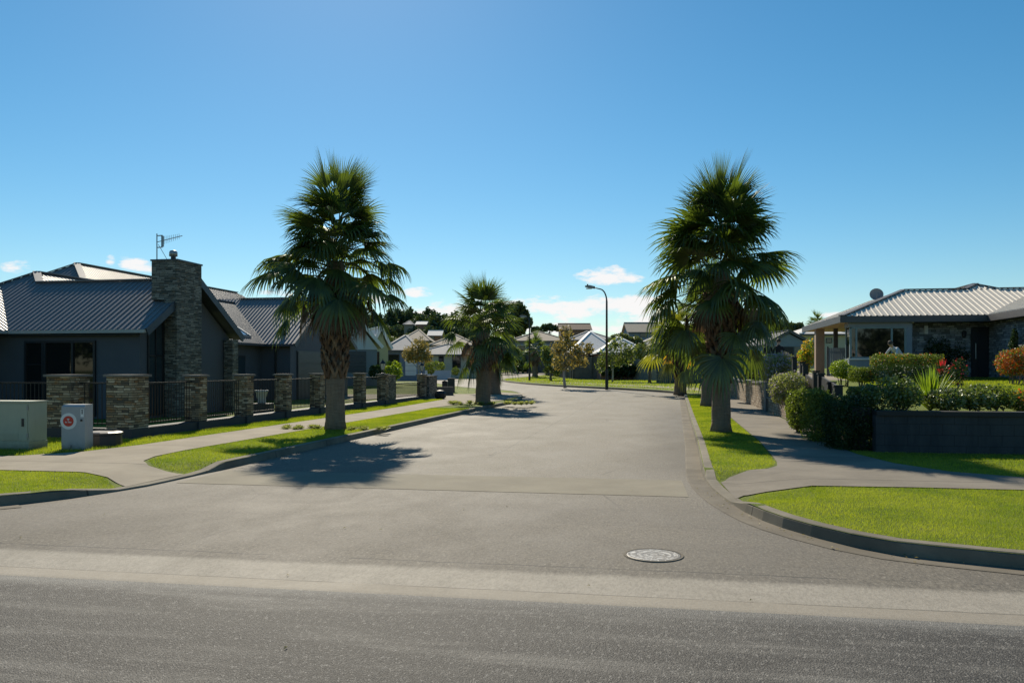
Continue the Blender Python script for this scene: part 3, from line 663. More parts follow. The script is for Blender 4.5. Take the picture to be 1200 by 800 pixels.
# ------------------------------------------------------------------ PALMS
def fan_frond(vs, fs, H, d, up, R, nl, droop, spread, rngl):
    """palmate blade at H opening along d; ribs bend down under their own weight"""
    d = d/np.linalg.norm(d); side = np.cross(d, up); side /= np.linalg.norm(side)+1e-9; nrm = np.cross(side, d)
    rs = np.array([0.04, 0.28, 0.52, 0.76, 1.0]); wf = np.array([0.12, 0.95, 0.92, 0.50, 0.03])
    dal = 2*spread/nl
    for i in range(nl):
        al = -spread+dal*(i+0.5); Rl = R*(0.72+0.28*math.cos(al*0.7))*rngl.uniform(0.88, 1.08)
        dirv = math.cos(al)*d+math.sin(al)*side+nrm*(-0.10-0.12*abs(math.sin(al)))
        dirv /= np.linalg.norm(dirv); wdir = -math.sin(al)*d+math.cos(al)*side
        p = H.copy(); prev = 0; cur = dirv.copy(); n0 = len(vs)
        dr = droop*rngl.uniform(0.7, 1.3)
        for j, r in enumerate(rs):
            step = (r-prev)*Rl; prev = r; p = p+cur*step
            g = dr*(0.15 if r < 0.4 else 0.75 if r < 0.6 else 1.0)
            cur = cur+np.array([0, 0, -1.0])*g; cur /= np.linalg.norm(cur)
            w = wf[j]*min(0.5*Rl*0.52*dal, 0.030*R+0.01)
            wd = wdir-cur*np.dot(wdir, cur); wd /= np.linalg.norm(wd)+1e-9; nn = np.cross(wd, cur)
            vs.append(p-wd*w); vs.append(p-nn*w*0.45); vs.append(p+wd*w)
        for j in range(4):
            a = n0+3*j
            fs.append((a, a+1, a+4, a+3)); fs.append((a+1, a+2, a+5, a+4))
def palm(name, label, base, H0, attach, R=1.05, Lp=0.95, n=64, nl=30, r_low=0.30, r_top=0.36, boots=(1.4, 3.2), dead=16, yellow=0, seed=1, width=1.0, top_up=1.0, group=None, lean=(0, 0), low_el=-48, dead_len=1.0, zturn=0.0, fine=1, leaf='palm_green', inner=5):
    """attach: (z of the lowest leaf bases, z of the growing tip)"""
    rl = np.random.default_rng(seed)
    T = Thing(name, label, 'palm tree', base, 'w', group); B = np.array(base, float)
    z0, z1 = attach
    # trunk, flared at the foot
    mb = MB(); pts = []; rad = []
    for k in range(15):
        t = k/14; z = t*(z0+0.35*(z1-z0)); pts.append((base[0]+lean[0]*z, base[1]+lean[1]*z, base[2]-0.08+z))
        rad.append(r_low*(1+0.22*math.exp(-z/0.18)+0.04*math.sin(z*9+seed))*(1-0.10*min(1, z/1.5)))
    mb.tube(pts, rad, 22); T.part('trunk', mb, M['palm_trunk'], smooth=True)
    ax = lambda z: np.array([base[0]+lean[0]*z, base[1]+lean[1]*z, base[2]+z])
    # lattice of cut leaf bases
    vs = []; fs = []; rowz = boots[0]; row = 0
    while rowz < boots[1]:
        nb = 9; t = (rowz-boots[0])/(boots[1]-boots[0]); rr = r_low*0.93*(1-t)+r_top*t
        for k in range(nb):
            for sg in (-1, 1):
                ph = 2*PI*(k+0.5*(row % 2))/nb+rl.normal(0, 0.05); w = 0.055*rl.uniform(0.8, 1.25); L = 0.34*rl.uniform(0.85, 1.2); n0 = len(vs)
                for q in range(4):
                    u = q/3; a = ph+sg*u*0.46; z = rowz+u*L; out = rr+0.010+0.055*u+0.05*u*u
                    c = ax(z)+np.array([math.cos(a)*out, math.sin(a)*out, 0]); ra = np.array([math.cos(a), math.sin(a), 0]); tg = np.array([-math.sin(a)*sg*0.5, math.cos(a)*sg*0.5, -0.85])
                    tg /= np.linalg.norm(tg); ww = w*(1-0.35*u); th = 0.028*(1-0.2*u)
                    vs += [c-tg*ww-ra*th, c+tg*ww-ra*th, c+tg*ww+ra*th, c-tg*ww+ra*th]
                for q in range(3):
                    a0 = n0+4*q
                    for e in range(4): fs.append((a0+e, a0+(e+1) % 4, a0+4+(e+1) % 4, a0+4+e))
                fs.append((n0+12, n0+13, n0+14, n0+15))
        rowz += 0.20; row += 1
    if vs: fastmesh('leaf_base', np.array(vs)-B, fs, M['palm_boot'], T.o)
    # fronds
    lists = {'green': ([], []), 'pale': ([], []), 'yellow': ([], []), 'dead': ([], [])}; pet = MB(); yfr = []
    tot = n
    for i in range(tot):
        t = ((i+0.5)/tot)**0.78; az = i*2.39996+zturn+rl.normal(0, 0.3)
        el = math.radians(np.interp(t, [0, 0.12, 0.3, 0.55, 0.8, 1.0], [88*top_up, 74*top_up, 56, 32, 2, low_el])+rl.normal(0, 15))
        za = z1-(z1-z0)*t**1.05*0.95+rl.normal(0, 0.10); a0 = ax(za); out = np.array([math.cos(az), math.sin(az), 0])
        d = out*math.cos(el)+np.array([0, 0, math.sin(el)])
        lp = Lp*rl.uniform(0.8, 1.2)*np.interp(t, [0, 0.25, 0.6, 0.9, 1], [0.42, 0.50, 0.74, 1.28, 1.30]) ; Rf = R*rl.uniform(0.72, 1.18)*np.interp(t, [0, 0.08, 0.2, 1], [1.05, 1.15, 1.0, 1.0])
        Wd = 0.78 if width == 1 else width
        p = a0+out*0.12; pts = [p]; cur = d.copy()
        for q in range(4):
            p = p+cur*lp/4*(1 if width == 1 else width); pts.append(p); cur = cur+np.array([0, 0, -0.075*(0.3+t)]); cur /= np.linalg.norm(cur)
        pet.tube([tuple(x) for x in pts], [0.022, 0.017, 0.014, 0.012, 0.010], 4, cap=False)
        key = 'green'
        if yellow and t > 0.80 and rl.random() < yellow: key = 'yellow'
        up = np.array([0, 0, 1.0]) if abs(cur[2]) < 0.9 else -out
        # blades face up and outwards; the fan is rolled a little about its own stalk
        roll = rl.normal(0, 0.35); sd = np.cross(cur, up); sd /= np.linalg.norm(sd); up2 = up+sd*roll
        sp = math.radians(np.interp(t, [0, 0.05, 0.12, 0.25, 1], [6, 13, 26, 75, 112])*rl.uniform(0.8, 1.15))
        if key == 'yellow': yfr.append(([], []))
        fan_frond(*(yfr[-1] if key == 'yellow' else lists[key]), pts[-1], cur, up2, Rf, max(8, int(nl*(0.55 if t < 0.05 else 1))), np.interp(t, [0, 0.12, 0.3, 0.5, 1], [0.01, 0.05, 0.22, 0.50, 0.78])*rl.uniform(0.6, 1.5), sp, rl)
    for i in range(n//inner):          # short-stalked inner leaves that close the middle of the crown
        az = i*2.39996+0.7+rl.normal(0, 0.3); el = math.radians(rl.uniform(-15, 60)); za = z0+(z1-z0)*rl.uniform(0.35, 0.95); a0 = ax(za); out = np.array([math.cos(az), math.sin(az), 0])
        d = out*math.cos(el)+np.array([0, 0, math.sin(el)]); p = a0+d*Lp*rl.uniform(0.25, 0.5); pet.tube([tuple(a0), tuple(p)], [0.02, 0.012], 4, cap=False)
        fan_frond(*lists['green'], p, d, np.array([0, 0, 1.0])+out*rl.normal(0, 0.3), R*rl.uniform(0.7, 0.95), nl, rl.uniform(0.35, 0.8), math.radians(rl.uniform(70, 110)), rl)
    for i in range(dead):
        az = i*2.39996+1.1+zturn+rl.normal(0, 0.2); out = np.array([math.cos(az), math.sin(az), 0]); za = z0+rl.uniform(0.0, 0.7)
        a0 = ax(za)+out*r_top*0.8; el = math.radians(rl.uniform(-75, -20)); d = out*math.cos(el)+np.array([0, 0, math.sin(el)])
        p = a0+d*0.62*rl.uniform(0.5, 1.3); pet.tube([tuple(a0), tuple(p)], [0.022, 0.012], 4, cap=False)
        d2 = out*0.18+np.array([0, 0, -1.0])
        fan_frond(*lists['dead'], p, d2, out, R*0.95*dead_len*rl.uniform(0.8, 1.1), max(8, int(nl*0.8)), 0.5, math.radians(55), rl)
    T.part('petiole', pet, M['petiole'])
    for key, nm in (('green', 'crown'), ('dead', 'dead_skirt')):
        v, f = lists[key]
        if v: fastmesh(nm, np.array(v)-B, f, M[leaf if key == 'green' else 'palm_'+key], T.o)
    for v, f in yfr: fastmesh('yellow_frond', np.array(v)-B, f, M['palm_yellow'], T.o)
    return T

def verge_z(x, y): return zg(y)+KH-0.01
def ppos(px, py):
    x, y = G(px, py, KH-0.01); return (x, y, verge_z(x, y))
GP = 'fan palms lining the street'
palm('fan_palm', 'tall fan palm with brown skirt of dead fronds in front of the stone pillar fence', ppos(393, 503), 7.2, (3.6, 5.85), R=0.97, Lp=0.98, n=92, nl=24, inner=4, r_low=0.25, r_top=0.30, boots=(1.35, 3.5), dead=30, seed=3, group=GP, low_el=-20, dead_len=1.1)
palm('fan_palm', 'tall fan palm beside the right footpath, one yellow frond low in its crown', ppos(845, 506), 6.9, (3.2, 5.55), R=1.0, Lp=1.0, n=92, nl=24, inner=4, r_low=0.235, r_top=0.30, boots=(1.25, 3.1), dead=10, yellow=0.05, seed=8, group=GP, low_el=-40)
palm('fan_palm', 'fan palm half hidden straight behind the tall right hand palm', ppos(830, 476), 6.2, (3.4, 5.0), R=1.05, Lp=0.85, n=44, nl=22, r_low=0.30, r_top=0.34, boots=(1.2, 3.1), dead=8, yellow=0.0, seed=12, group=GP)
palm('fan_palm', 'fan palm with a few orange yellow fronds where the right kerb bends away', ppos(797, 461), 5.4, (2.5, 3.9), R=1.25, Lp=1.2, n=40, leaf='palm_pale', inner=8, nl=18, r_low=0.34, r_top=0.36, boots=(0.9, 2.3), dead=4, yellow=0.35, seed=17, group=GP, low_el=-55)
palm('fan_palm', 'nearer fan palm of the pair at the tip of the left verge', ppos(566, 473.5), 6.1, (2.7, 4.45), R=1.05, Lp=0.98, n=44, nl=20, inner=7, r_low=0.33, r_top=0.37, boots=(1.5, 2.7), dead=12, yellow=0.0, seed=21, group=GP, low_el=-50)
palm('fan_palm', 'farther fan palm of the pair at the tip of the left verge', ppos(579, 461.8), 6.0, (2.7, 4.4), R=1.1, Lp=1.0, n=40, nl=18, r_low=0.36, r_top=0.4, boots=(1.4, 2.7), dead=8, yellow=0.1, seed=25, group=GP, low_el=-50)
palm('fan_palm', 'small distant fan palm beside the far street lamp inside the bend', ppos(627, 441.5), 5.8, (2.9, 4.3), R=1.1, Lp=1.1, n=34, nl=14, r_low=0.36, r_top=0.34, boots=(1.4, 2.7), dead=6, seed=31, group=GP, low_el=-40)
# succulents around the foot of the palms
def rosettes(name, label, cx, cy, items, zf):
    mb = MB(); r2 = random.Random(hash(name) % 99)
    for (x, y, r) in items:
        z = zf(x, y)
        for k in range(26):
            a = k*2.4; el = 0.15+1.2*(1-k/26); L = r*(0.6+0.5*k/26); d = Vector((math.cos(a)*math.cos(el), math.sin(a)*math.cos(el), math.sin(el)))
            p = Vector((x, y, z)); s = Vector((-math.sin(a), math.cos(a), 0))*r*0.17
            mb.add([p, p+d*L*0.6+s, p+d*L, p+d*L*0.6-s], [(0, 1, 2, 3)])
    b = (cx, cy, zf(cx, cy)); return single(name, label, 'succulent', mb, M['shrub_grey'], b, 'w')
rr = random.Random(5)
bx, by, bz = ppos(393, 503)
for sgn, lab in ((-1, 'low clump of grey green succulents left of the big palm trunk'), (1, 'low clump of grey green succulents right of the big palm trunk on the kerb side')):
    its = [(bx+sgn*(0.45+rr.random()*0.9)+0.0, by-0.25+rr.uniform(-0.3, 0.3)+(0.35 if sgn < 0 else 0.1), rr.uniform(0.13, 0.2)) for _ in range(13)]
    rosettes('succulent_clump', lab, bx+sgn*0.8, by-0.2, its, verge_z)
bx, by, bz = ppos(566, 473.5)
rosettes('succulent_clump', 'low succulents ringing the palm at the tip of the left verge', bx, by-0.5, [(bx+rr.uniform(-1.6, 2.2), by-0.4+rr.uniform(-0.5, 0.6), rr.uniform(0.2, 0.32)) for _ in range(26)], verge_z)

# ------------------------------------------------------------------ SHRUBS, HEDGES, TREES
def leafpts(lobes, n, rg, shell=0.5, box=False):
    vol = np.array([l[3]*l[4]+l[4]*l[5]+l[3]*l[5] for l in lobes]); cnt = rg.multinomial(n, vol/vol.sum()); out = []; nr = []
    for l, c in zip(lobes, cnt):
        d = rg.normal(size=(c, 3)); d /= np.linalg.norm(d, axis=1)[:, None]
        if box:
            m = np.abs(d).max(1)[:, None]; d = d/m*(0.72+0.28*m)
        wob = 1+0.10*np.sin(d[:, :1]*7+l[0]*3)+0.08*np.sin(d[:, 1:2]*11+l[1]*5)*np.cos(d[:, 2:3]*9)
        r = (1-shell*rg.random((c, 1))**1.6)*wob*(1+0.07*rg.normal(size=(c, 1))*(rg.random((c, 1)) < 0.4))
        out.append(np.array(l[:3])+d*r*np.array(l[3:6])); nr.append(d)
    return np.concatenate(out), np.concatenate(nr)
def leafquads(P, N, size, rg, elong=1.9, updir=0.0, jitter=0.9):
    n = len(P); nn = N*(1-jitter*0.5)+rg.normal(size=(n, 3))*jitter; nn /= np.linalg.norm(nn, axis=1)[:, None]
    t = rg.normal(size=(n, 3)); t[:, 2] += updir; t -= nn*(t*nn).sum(1)[:, None]; t /= np.linalg.norm(t, axis=1)[:, None]+1e-9
    w = np.cross(nn, t); s = size*(0.6+0.8*rg.random((n, 1)))
    A = P-t*s*0.5; B = P+w*s*0.5/elong+t*s*0.05; C = P+t*s*0.5; D = P-w*s*0.5/elong+t*s*0.05
    return np.stack([A, B, C, D], 1).reshape(-1, 3), np.arange(4*n).reshape(n, 4)
def shrub(name, label, cat, base, lobes, n, size, mat, box=False, shell=0.5, updir=0.3, group=None, seed=None, flowers=None, stems=True, elong=1.9, part='foliage'):
    """lobes relative to base, world frame"""
    rg = np.random.default_rng(seed if seed is not None else int(abs(base[0]*131+base[1]*17)) % 9999)
    T = Thing(name, label, cat, base, 'w', group)
    P, N = leafpts(lobes, n, rg, shell, box); k = P[:, 2] > -0.02; P, N = P[k], N[k]
    v, f = leafquads(P, N, size, rg, elong, updir); fastmesh(part, v, f, M[mat], T.o)
    if flowers:
        fm, fn, fsz = flowers; P, N = leafpts([(l[0], l[1], l[2], l[3]*1.03, l[4]*1.03, l[5]*1.04) for l in lobes], fn, rg, 0.1, box); k = P[:, 2] > 0.05
        v, f = leafquads(P[k], N[k], fsz, rg, 1.3); fastmesh('flowers', v, f, M[fm], T.o)['kind'] = 'stuff'
    if stems:
        mb = MB()
        for l in lobes[:4]:
            for q in range(4):
                e = (l[0]+rg.uniform(-.5, .5)*l[3], l[1]+rg.uniform(-.5, .5)*l[4], l[2]+rg.uniform(0, .4)*l[5])
                s0 = (l[0]*0.4+rg.uniform(-.1, .1), l[1]*0.4+rg.uniform(-.1, .1), 0)
                mb.tube([s0, tuple((s0[i]+e[i])/2+rg.uniform(-.04, .04) for i in range(3)), e], [0.018, 0.012, 0.006], 5)
        mb.v = [(x+base[0], y+base[1], z+base[2]) for x, y, z in mb.v]; T.part('stem', mb, M['bark'])
    return T
def gz(x, y):
    b, a = w2s(x, y); return zgard(b, a) if b > 4.0 else verge_z(x, y)
def pxlobes(spec, Y, base):
    """spec: list of (px centre, py centre, px half width, py half height, depth half m)"""
    return [((px-600)/F*Y-base[0], 0.0+dy, Z_at(py, Y)-base[2], hw/F*Y, dd, hh/F*Y) for px, py, hw, hh, dd, dy in spec]
def pxshrub(name, label, cat, cx, Y, z0, spec, n, size, mat, **kw):
    base = (X_at(cx, Y), Y, z0); return shrub(name, label, cat, base, pxlobes(spec, Y, base), n, size, mat, **kw)
vz = lambda Y: zg(Y)+KH
# dark trimmed hedge at the corner of the navy wall
pxshrub('hedge', 'large dark clipped hedge bush hard against the end of the navy retaining wall', 'hedge', 996, 16.0, vz(16), [(999,500,30,34,0.55,0),(985,502,16,31,0.4,-0.1)], 19000, 0.042, 'hedge_dark', box=True, shell=0.35)
pxshrub('hedge', 'slightly greener upright clipped bush left of the largest dark hedge', 'hedge', 964, 17.6, vz(17.6), [(957,487,13,30,0.5,0),(967,489,10,28,0.45,0)], 11000, 0.045, 'hedge_mid', box=True, shell=0.35)
pxshrub('shrub', 'loose leafy shrub spilling towards the footpath left of the clipped bushes', 'shrub', 938, 20.0, vz(20), [(938,478,14,23,0.6,0),(931,487,9,16,0.4,-0.2)], 7500, 0.06, 'hedge_mid', shell=0.6)
pxshrub('shrub', 'grey green lavender bush on the low end of the stone garden wall', 'shrub', 925, 24.5, 0.5, [(924,452,21,16,0.7,0),(914,462,9,11,0.5,0),(938,448,10,9,0.5,0.3)], 8500, 0.06, 'shrub_grey', shell=0.6, flowers=('flower_mauve', 700, 0.05), updir=1.5)
pxshrub('shrub', 'pale mauve flowering bush above the stone wall behind the lavender', 'shrub', 917, 30.0, 1.1, [(913,428,19,14,0.9,0),(903,436,12,11,0.7,0)], 9000, 0.07, 'shrub_grey', shell=0.6, flowers=('flower_mauve', 1600, 0.07), updir=1.5)
pxshrub('shrub', 'wide bright green rosemary hedge trailing over the long stone wall', 'shrub', 888, 36.0, 1.15, [(878,428,18,15,1.4,0),(893,424,16,12,1.4,1.0),(866,430,11,11,1.0,2)], 13000, 0.10, 'hedge_mid', shell=0.5, updir=2.2, elong=3.0)
# planting on top of the navy wall
zt = 0.86
wall_specs = [
 ('glossy dark shrub with pale leaf tips at the left end of the wall top planting', 1018, [(1017,464,13,13,0.35,0),(1008,462,6,9,0.25,0.3)], 'shrub_glossy', 'leaf_white', 260),
 ('broad glossy dark green shrub on the navy wall left of the spiky flax', 1048, [(1047,460,25,21,0.5,0),(1062,464,14,16,0.4,-0.1)], 'shrub_glossy', 'leaf_white', 420),
 ('silvery leaved shrub on the navy wall just right of the spiky flax', 1108, [(1108,468,20,13,0.45,0)], 'shrub_glossy', 'leaf_white', 900),
 ('low glossy shrub in the middle of the right half of the navy wall', 1140, [(1140,466,22,14,0.5,0)], 'shrub_glossy', 'leaf_white', 520),
 ('mid green spreading shrub on the navy wall near the right edge of the photo', 1172, [(1170,465,20,14,0.5,0.1),(1160,458,10,8,0.4,0.3)], 'hedge_mid', 'leaf_white', 200)]
for lab, cx, sp, mt, fl, fn in wall_specs:
    pxshrub('shrub', lab, 'shrub', cx, 15.9, zt, sp, 3300, 0.06, mt, shell=0.9, flowers=(fl, fn//2, 0.04))
pxshrub('shrub', 'orange tinted shrub at the far right end of the navy wall', 'shrub', 1198, 15.9, zt, [(1198,470,16,12,0.4,0),(1220,466,18,15,0.4,0)], 3600, 0.055, 'hedge_mid', shell=0.7, flowers=('leaf_orange', 500, 0.05))
# garden behind
pxshrub('shrub', 'rounded lime green shrub below the glass corner of the right house', 'shrub', 986, 27.0, 1.08, [(985,432,11,10,0.4,0),(993,437,8,8,0.35,-0.2)], 5200, 0.05, 'shrub_lime', shell=0.4)
pxshrub('hedge', 'short grey green clipped hedge beside the rounded lime shrub', 'hedge', 1008, 25.5, 1.05, [(1006,439,9,8,0.35,0),(1016,439,8,8,0.35,0)], 4200, 0.05, 'hedge_mid', box=True, shell=0.35)
pxshrub('hedge', 'long low dark clipped hedge in the middle of the front garden', 'hedge', 1070, 25.0, 1.04, [(1038,438,17,10,0.35,0),(1064,438,18,10,0.35,0),(1094,438,18,10,0.35,0)], 9500, 0.045, 'hedge_dark', box=True, shell=0.3)
pxshrub('hedge', 'olive and pink tipped hedge under the big bay window', 'hedge', 1060, 28.5, 1.12, [(1034,424,13,9,0.35,0),(1060,424,17,9,0.35,0),(1086,424,16,9,0.35,0)], 9000, 0.055, 'hedge_mid', box=True, shell=0.5, flowers=('leaf_orange', 350, 0.05))
pxshrub('shrub', 'orange and red leaved photinia shrub beside the dark front door', 'shrub', 1190, 27.5, 1.12, [(1184,425,14,15,0.5,0),(1203,422,15,17,0.5,0)], 5200, 0.06, 'leaf_orange', shell=0.6, flowers=('hedge_mid', 1700, 0.06))
pxshrub('shrub', 'shadowy dark shrub against the grey brick wall of the right house', 'shrub', 1110, 34.5, 1.32, [(1098,415,18,20,0.5,0),(1122,418,16,18,0.5,0)], 6000, 0.08, 'hedge_dark', shell=0.6)
pxshrub('conifer', 'slim pointed green conifer at the corner of the right house near the front door', 'conifer', 1187, 31, 1.25, [(1188,415,6,22,0.2,0),(1189,396,4,14,0.12,0)], 2200, 0.06, 'hedge_dark', shell=0.5)
pxshrub('shrub', 'yellow variegated shrub beside the tan porch column', 'shrub', 947, 43, 1.4, [(947,416,7,18,0.6,0),(941,420,6,12,0.5,0)], 1900, 0.11, 'shrub_lime', shell=0.9, flowers=('palm_yellow', 420, 0.11))
pxshrub('shrub', 'dark spindly plum leaved plant at the right end of the long garden hedge', 'shrub', 1124, 24, 1.03, [(1124,436,9,16,0.3,0)], 900, 0.06, 'hedge_dark', shell=0.8, flowers=('leaf_red', 60, 0.05))
pxshrub('shrub', 'small olive shrub spilling from the lawn edge below the stepped black posts', 'shrub', 990, 20.5, 0.86, [(990,468,9,5,0.3,0)], 1200, 0.05, 'shrub_glossy', shell=0.7)
def spiky(name, label, cat, px, Y, z0, n, L, w, mat, el0=20, seed=1):
    base = (X_at(px, Y), Y, z0); r2 = random.Random(seed); mb = MB()
    for k in range(n):
        a = r2.uniform(0, 2*PI); el = math.radians(r2.uniform(el0, 88)); l = L*r2.uniform(0.7, 1.1); d = Vector((math.cos(a)*math.cos(el), math.sin(a)*math.cos(el), math.sin(el)))
        s = Vector((-math.sin(a), math.cos(a), 0))*w/2; p = Vector(base); q = []
        for t in (0.0, 0.35, 0.7, 1.0):
            q.append((p+d*l*t-Vector((0, 0, 0.22*l*t*t*math.cos(el))), (0.5, 1, 0.8, 0.05)[int(t*3+0.3)]))
        vs = []
        for c, f in q: vs += [c-s*f, c+s*f]
        mb.add(vs, [(0,1,3,2),(2,3,5,4),(4,5,7,6)])
    return single(name, label, cat, mb, M[mat], base, 'w')
spiky('flax_plant', 'spiky yellow green flax rising over the navy retaining wall', 'flax', 1090, 16.4, 0.82, 190, 0.92, 0.04, 'flax', 38, 3)
spiky('cordyline', 'larger bright pink red cordyline at the right end of the bay window hedge', 'cordyline', 1104, 27.0, 1.5, 100, 0.52, 0.03, 'leaf_red', 5, 4)
spiky('cordyline', 'smaller pink red cordyline at the left end of the bay window hedge', 'cordyline', 1022, 27.0, 1.35, 60, 0.34, 0.025, 'leaf_red', 5, 5)

# ------------------------------------------------------------------ LEFT HOUSE (street coordinates)
def gable_prism(mb, axis, c0, c1, lo, hi, mid, z0, ze, zr):
    mb.prism([(lo, z0), (hi, z0), (hi, ze), (mid, zr), (lo, ze)], axis, c0, c1)
SL = 0.6237; EZ = 2.87
def left_house():
    T = Thing('slate_house', 'dark slate plastered house with ribbed gable roofs and tall stone chimney behind the pillar fence', 'house', (-20, 28, 0.1), 's')
    w = MB()
    gable_prism(w, 0, -20.7, -15.7, 22.87, 28.2, 25.55, 0.05, EZ-0.03, 4.52)
    T.part('wall', w, M['slate_plaster'])
    w = MB(); w.box(-30, -20.72, 23.6, 31, 0.05, EZ-0.06); w.box(-29.5, -18.95, 31.02, 36.98, 0.05, EZ-0.06); w.box(-22, -18.95, 28.2, 31.0, 0.05, EZ-0.06)
    w.box(-25.5, -20.75, 19.5, 23.5, 0.05, EZ-0.06)
    T.part('wall', w, M['slate_plaster'])
    w = MB(); gable_prism(w, 0, -26, -17.4, 37.0, 44.4, 40.7, 0.05, EZ-0.03, 5.2); T.part('wall', w, M['slate_plaster'])
    top, slab = MB(), MB()
    def zf(a0, a): return EZ+SL*(a-a0)
    rz = EZ+SL*2.95
    # front plane, with the hip of the main body rising out of it
    ribface(top, slab, [(-25.9,22.6,EZ),(-15.3,22.6,EZ),(-15.3,25.55,rz),(-22.95,25.55,rz)])
    ribface(top, slab, [(-22.95,25.55,rz),(-21.45,25.55,rz),(-22.2,26.3,EZ+SL*3.7)])
    ribface(top, slab, [(-15.3,28.5,EZ),(-21.5,28.5,EZ),(-21.5,25.55,rz),(-15.3,25.55,rz)])
    az = EZ+SL*3.7
    ribface(top, slab, [(-18.5,25.62,EZ),(-18.5,37.5,EZ),(-22.2,41.2,az),(-22.2,26.32,az),(-21.5,25.62,EZ+SL*3.0)])
    ribface(top, slab, [(-25.9,38,EZ),(-25.9,22.6,EZ),(-22.2,26.3,az),(-22.2,41,az)])
    # garage wing
    gz_ = EZ+SL*4.1
    ribface(top, slab, [(-26,36.6,EZ),(-17.0,36.6,EZ),(-17.0,40.7,gz_),(-26,40.7,gz_)])
    ribface(top, slab, [(-17.0,44.8,EZ),(-26,44.8,EZ),(-26,40.7,gz_),(-17.0,40.7,gz_)])
    # hipped roof behind
    bz = 6.3; hw = (bz-EZ)/SL
    ribface(top, slab, [(-25.1-hw,32.1-hw,EZ),(-25.1+hw,32.1-hw,EZ),(-25.1,32.1,bz)])
    ribface(top, slab, [(-25.1+hw,32.1-hw,EZ),(-25.1+hw,50,EZ),(-25.1,46,bz),(-25.1,32.1,bz)])
    # left front wing, only its tip shows
    ribface(top, slab, [(-20.1,19.0,EZ),(-20.1,22.6,EZ),(-23.0,25.5,EZ+SL*2.9),(-23.0,19.0,EZ+SL*2.9)])
    ribface(top, slab, [(-25.9,25.5,EZ),(-25.9,19.0,EZ),(-23.0,19.0,EZ+SL*2.9),(-23.0,25.5,EZ+SL*2.9)])
    rf = T.part('roof', top, M['dark_roof'])
    T.part('roof_deck', slab, M['roof_trim'], parent=rf)
    rc = MB()
    for p, q in (((-21.45,25.55,rz),(-15.3,25.55,rz)), ((-22.2,26.3,az),(-21.45,25.55,rz)), ((-22.2,26.3,az),(-25.9,22.6,EZ)), ((-22.2,26.3,az),(-22.2,41,az)), ((-22,40.7,gz_),(-17,40.7,gz_)),
                 ((-25.1,32.1,bz),(-25.1+hw,32.1-hw,EZ)), ((-25.1,32.1,bz),(-25.1-hw,32.1-hw,EZ)), ((-25.1,32.1,bz),(-25.1,46,bz))):
        rc.bar((p[0],p[1],p[2]+0.035), (q[0],q[1],q[2]+0.035), 0.26, 0.035)
    T.part('ridge_cap', rc, M['dark_roof'], parent=rf)
    fa = MB()
    for p, q in (((-15.28,22.6,EZ-0.07),(-15.28,25.55,rz-0.07)), ((-15.28,28.5,EZ-0.07),(-15.28,25.55,rz-0.07))):
        fa.bar(p, q, 0.04, 0.24)
    T.part('barge_board', fa, M['roof_trim'], parent=rf)
    fa = MB()
    for p, q in (((-16.98,36.6,EZ-0.07),(-16.98,40.7,gz_-0.07)), ((-16.98,44.8,EZ-0.07),(-16.98,40.7,gz_-0.07))): fa.bar(p, q, 0.04, 0.22)
    T.part('barge_board', fa, M['roof_trim'], parent=rf)
    so_ = MB()
    for (a0, a1, s_) in ((22.62, 25.55, 1), (28.48, 25.55, -1)):
        so_.add([(-15.32, a0, EZ-0.1), (-15.69, a0, EZ-0.1), (-15.69, a1, rz-0.1), (-15.32, a1, rz-0.1)], [(0,1,2,3)])
    T.part('soffit', so_, M['slate_plaster'])
    g = MB(); g.box(-25.9, -15.3, 22.50, 22.595, EZ-0.10, EZ+0.0); T.part('gutter', g, M['lit_gutter'])
    g = MB(); g.box(-20.0, -20.1+0.005, 19.0, 22.48, EZ-0.1, EZ); T.part('gutter', g, M['lit_gutter'])
    g = MB(); g.box(-18.5, -18.4, 28.5, 36.5, EZ-0.1, EZ); T.part('gutter', g, M['roof_trim'])
    g = MB(); g.box(-18.4, -17.0, 36.5, 36.6, EZ-0.1, EZ); T.part('gutter', g, M['roof_trim'])
    g = MB(); g.box(-20.6, -15.7, 22.6, 22.86, EZ-0.16, EZ-0.13); T.part('soffit', g, M['dark_board'])
    # sliding doors on the front
    f = MB(); x0, x1, zb, zt = -19.7, -17.2, 0.2, 2.56; ya, yb = 22.80, 22.88
    f.box(x0, x1, ya, yb, zt-0.07, zt); f.box(x0, x1, ya, yb, zb, zb+0.07)
    for x in (x0, x0+0.62, x0+0.70, (x0+x1)/2+0.42, x1-0.07): f.box(x, x+0.07, ya-0.003, yb, zb+0.07, zt-0.07)
    for k in (0.55, 1.08, 1.6): f.box(x0+0.07, x0+0.62, ya+0.02, yb, zb+k, zb+k+0.025)
    fr = T.part('sliding_door', f, M['window_frame']); g = MB(); g.box(x0+0.01, x1-0.01, 22.845, 22.875, zb+0.01, zt-0.01); T.part('pane', g, M['glass_dark'], parent=fr)
    # tall raking windows either side of the chimney
    for a0, a1, zt0, zt1 in ((23.25, 24.02, 2.75, 3.2), (25.56, 25.95, 3.35, 3.12)):
        f = MB(); g = MB(); x = -15.70
        g.add([(x+0.012, a0, 0.25), (x+0.012, a1, 0.25), (x+0.012, a1, zt1), (x+0.012, a0, zt0)], [(0,1,2,3)])
        for p, q in (((a0, 0.25), (a0, zt0)), ((a1, 0.25), (a1, zt1)), ((a0, zt0), (a1, zt1)), ((a0, 0.25), (a1, 0.25)), (((a0+a1)/2, 0.25), ((a0+a1)/2, (zt0+zt1)/2)), ((a0, 1.2), (a1, 1.2)), ((a0, 2.1), (a1, 2.1))):
            f.bar((x+0.03, p[0], p[1]), (x+0.03, q[0], q[1]), 0.045, 0.045, (1,0,0))
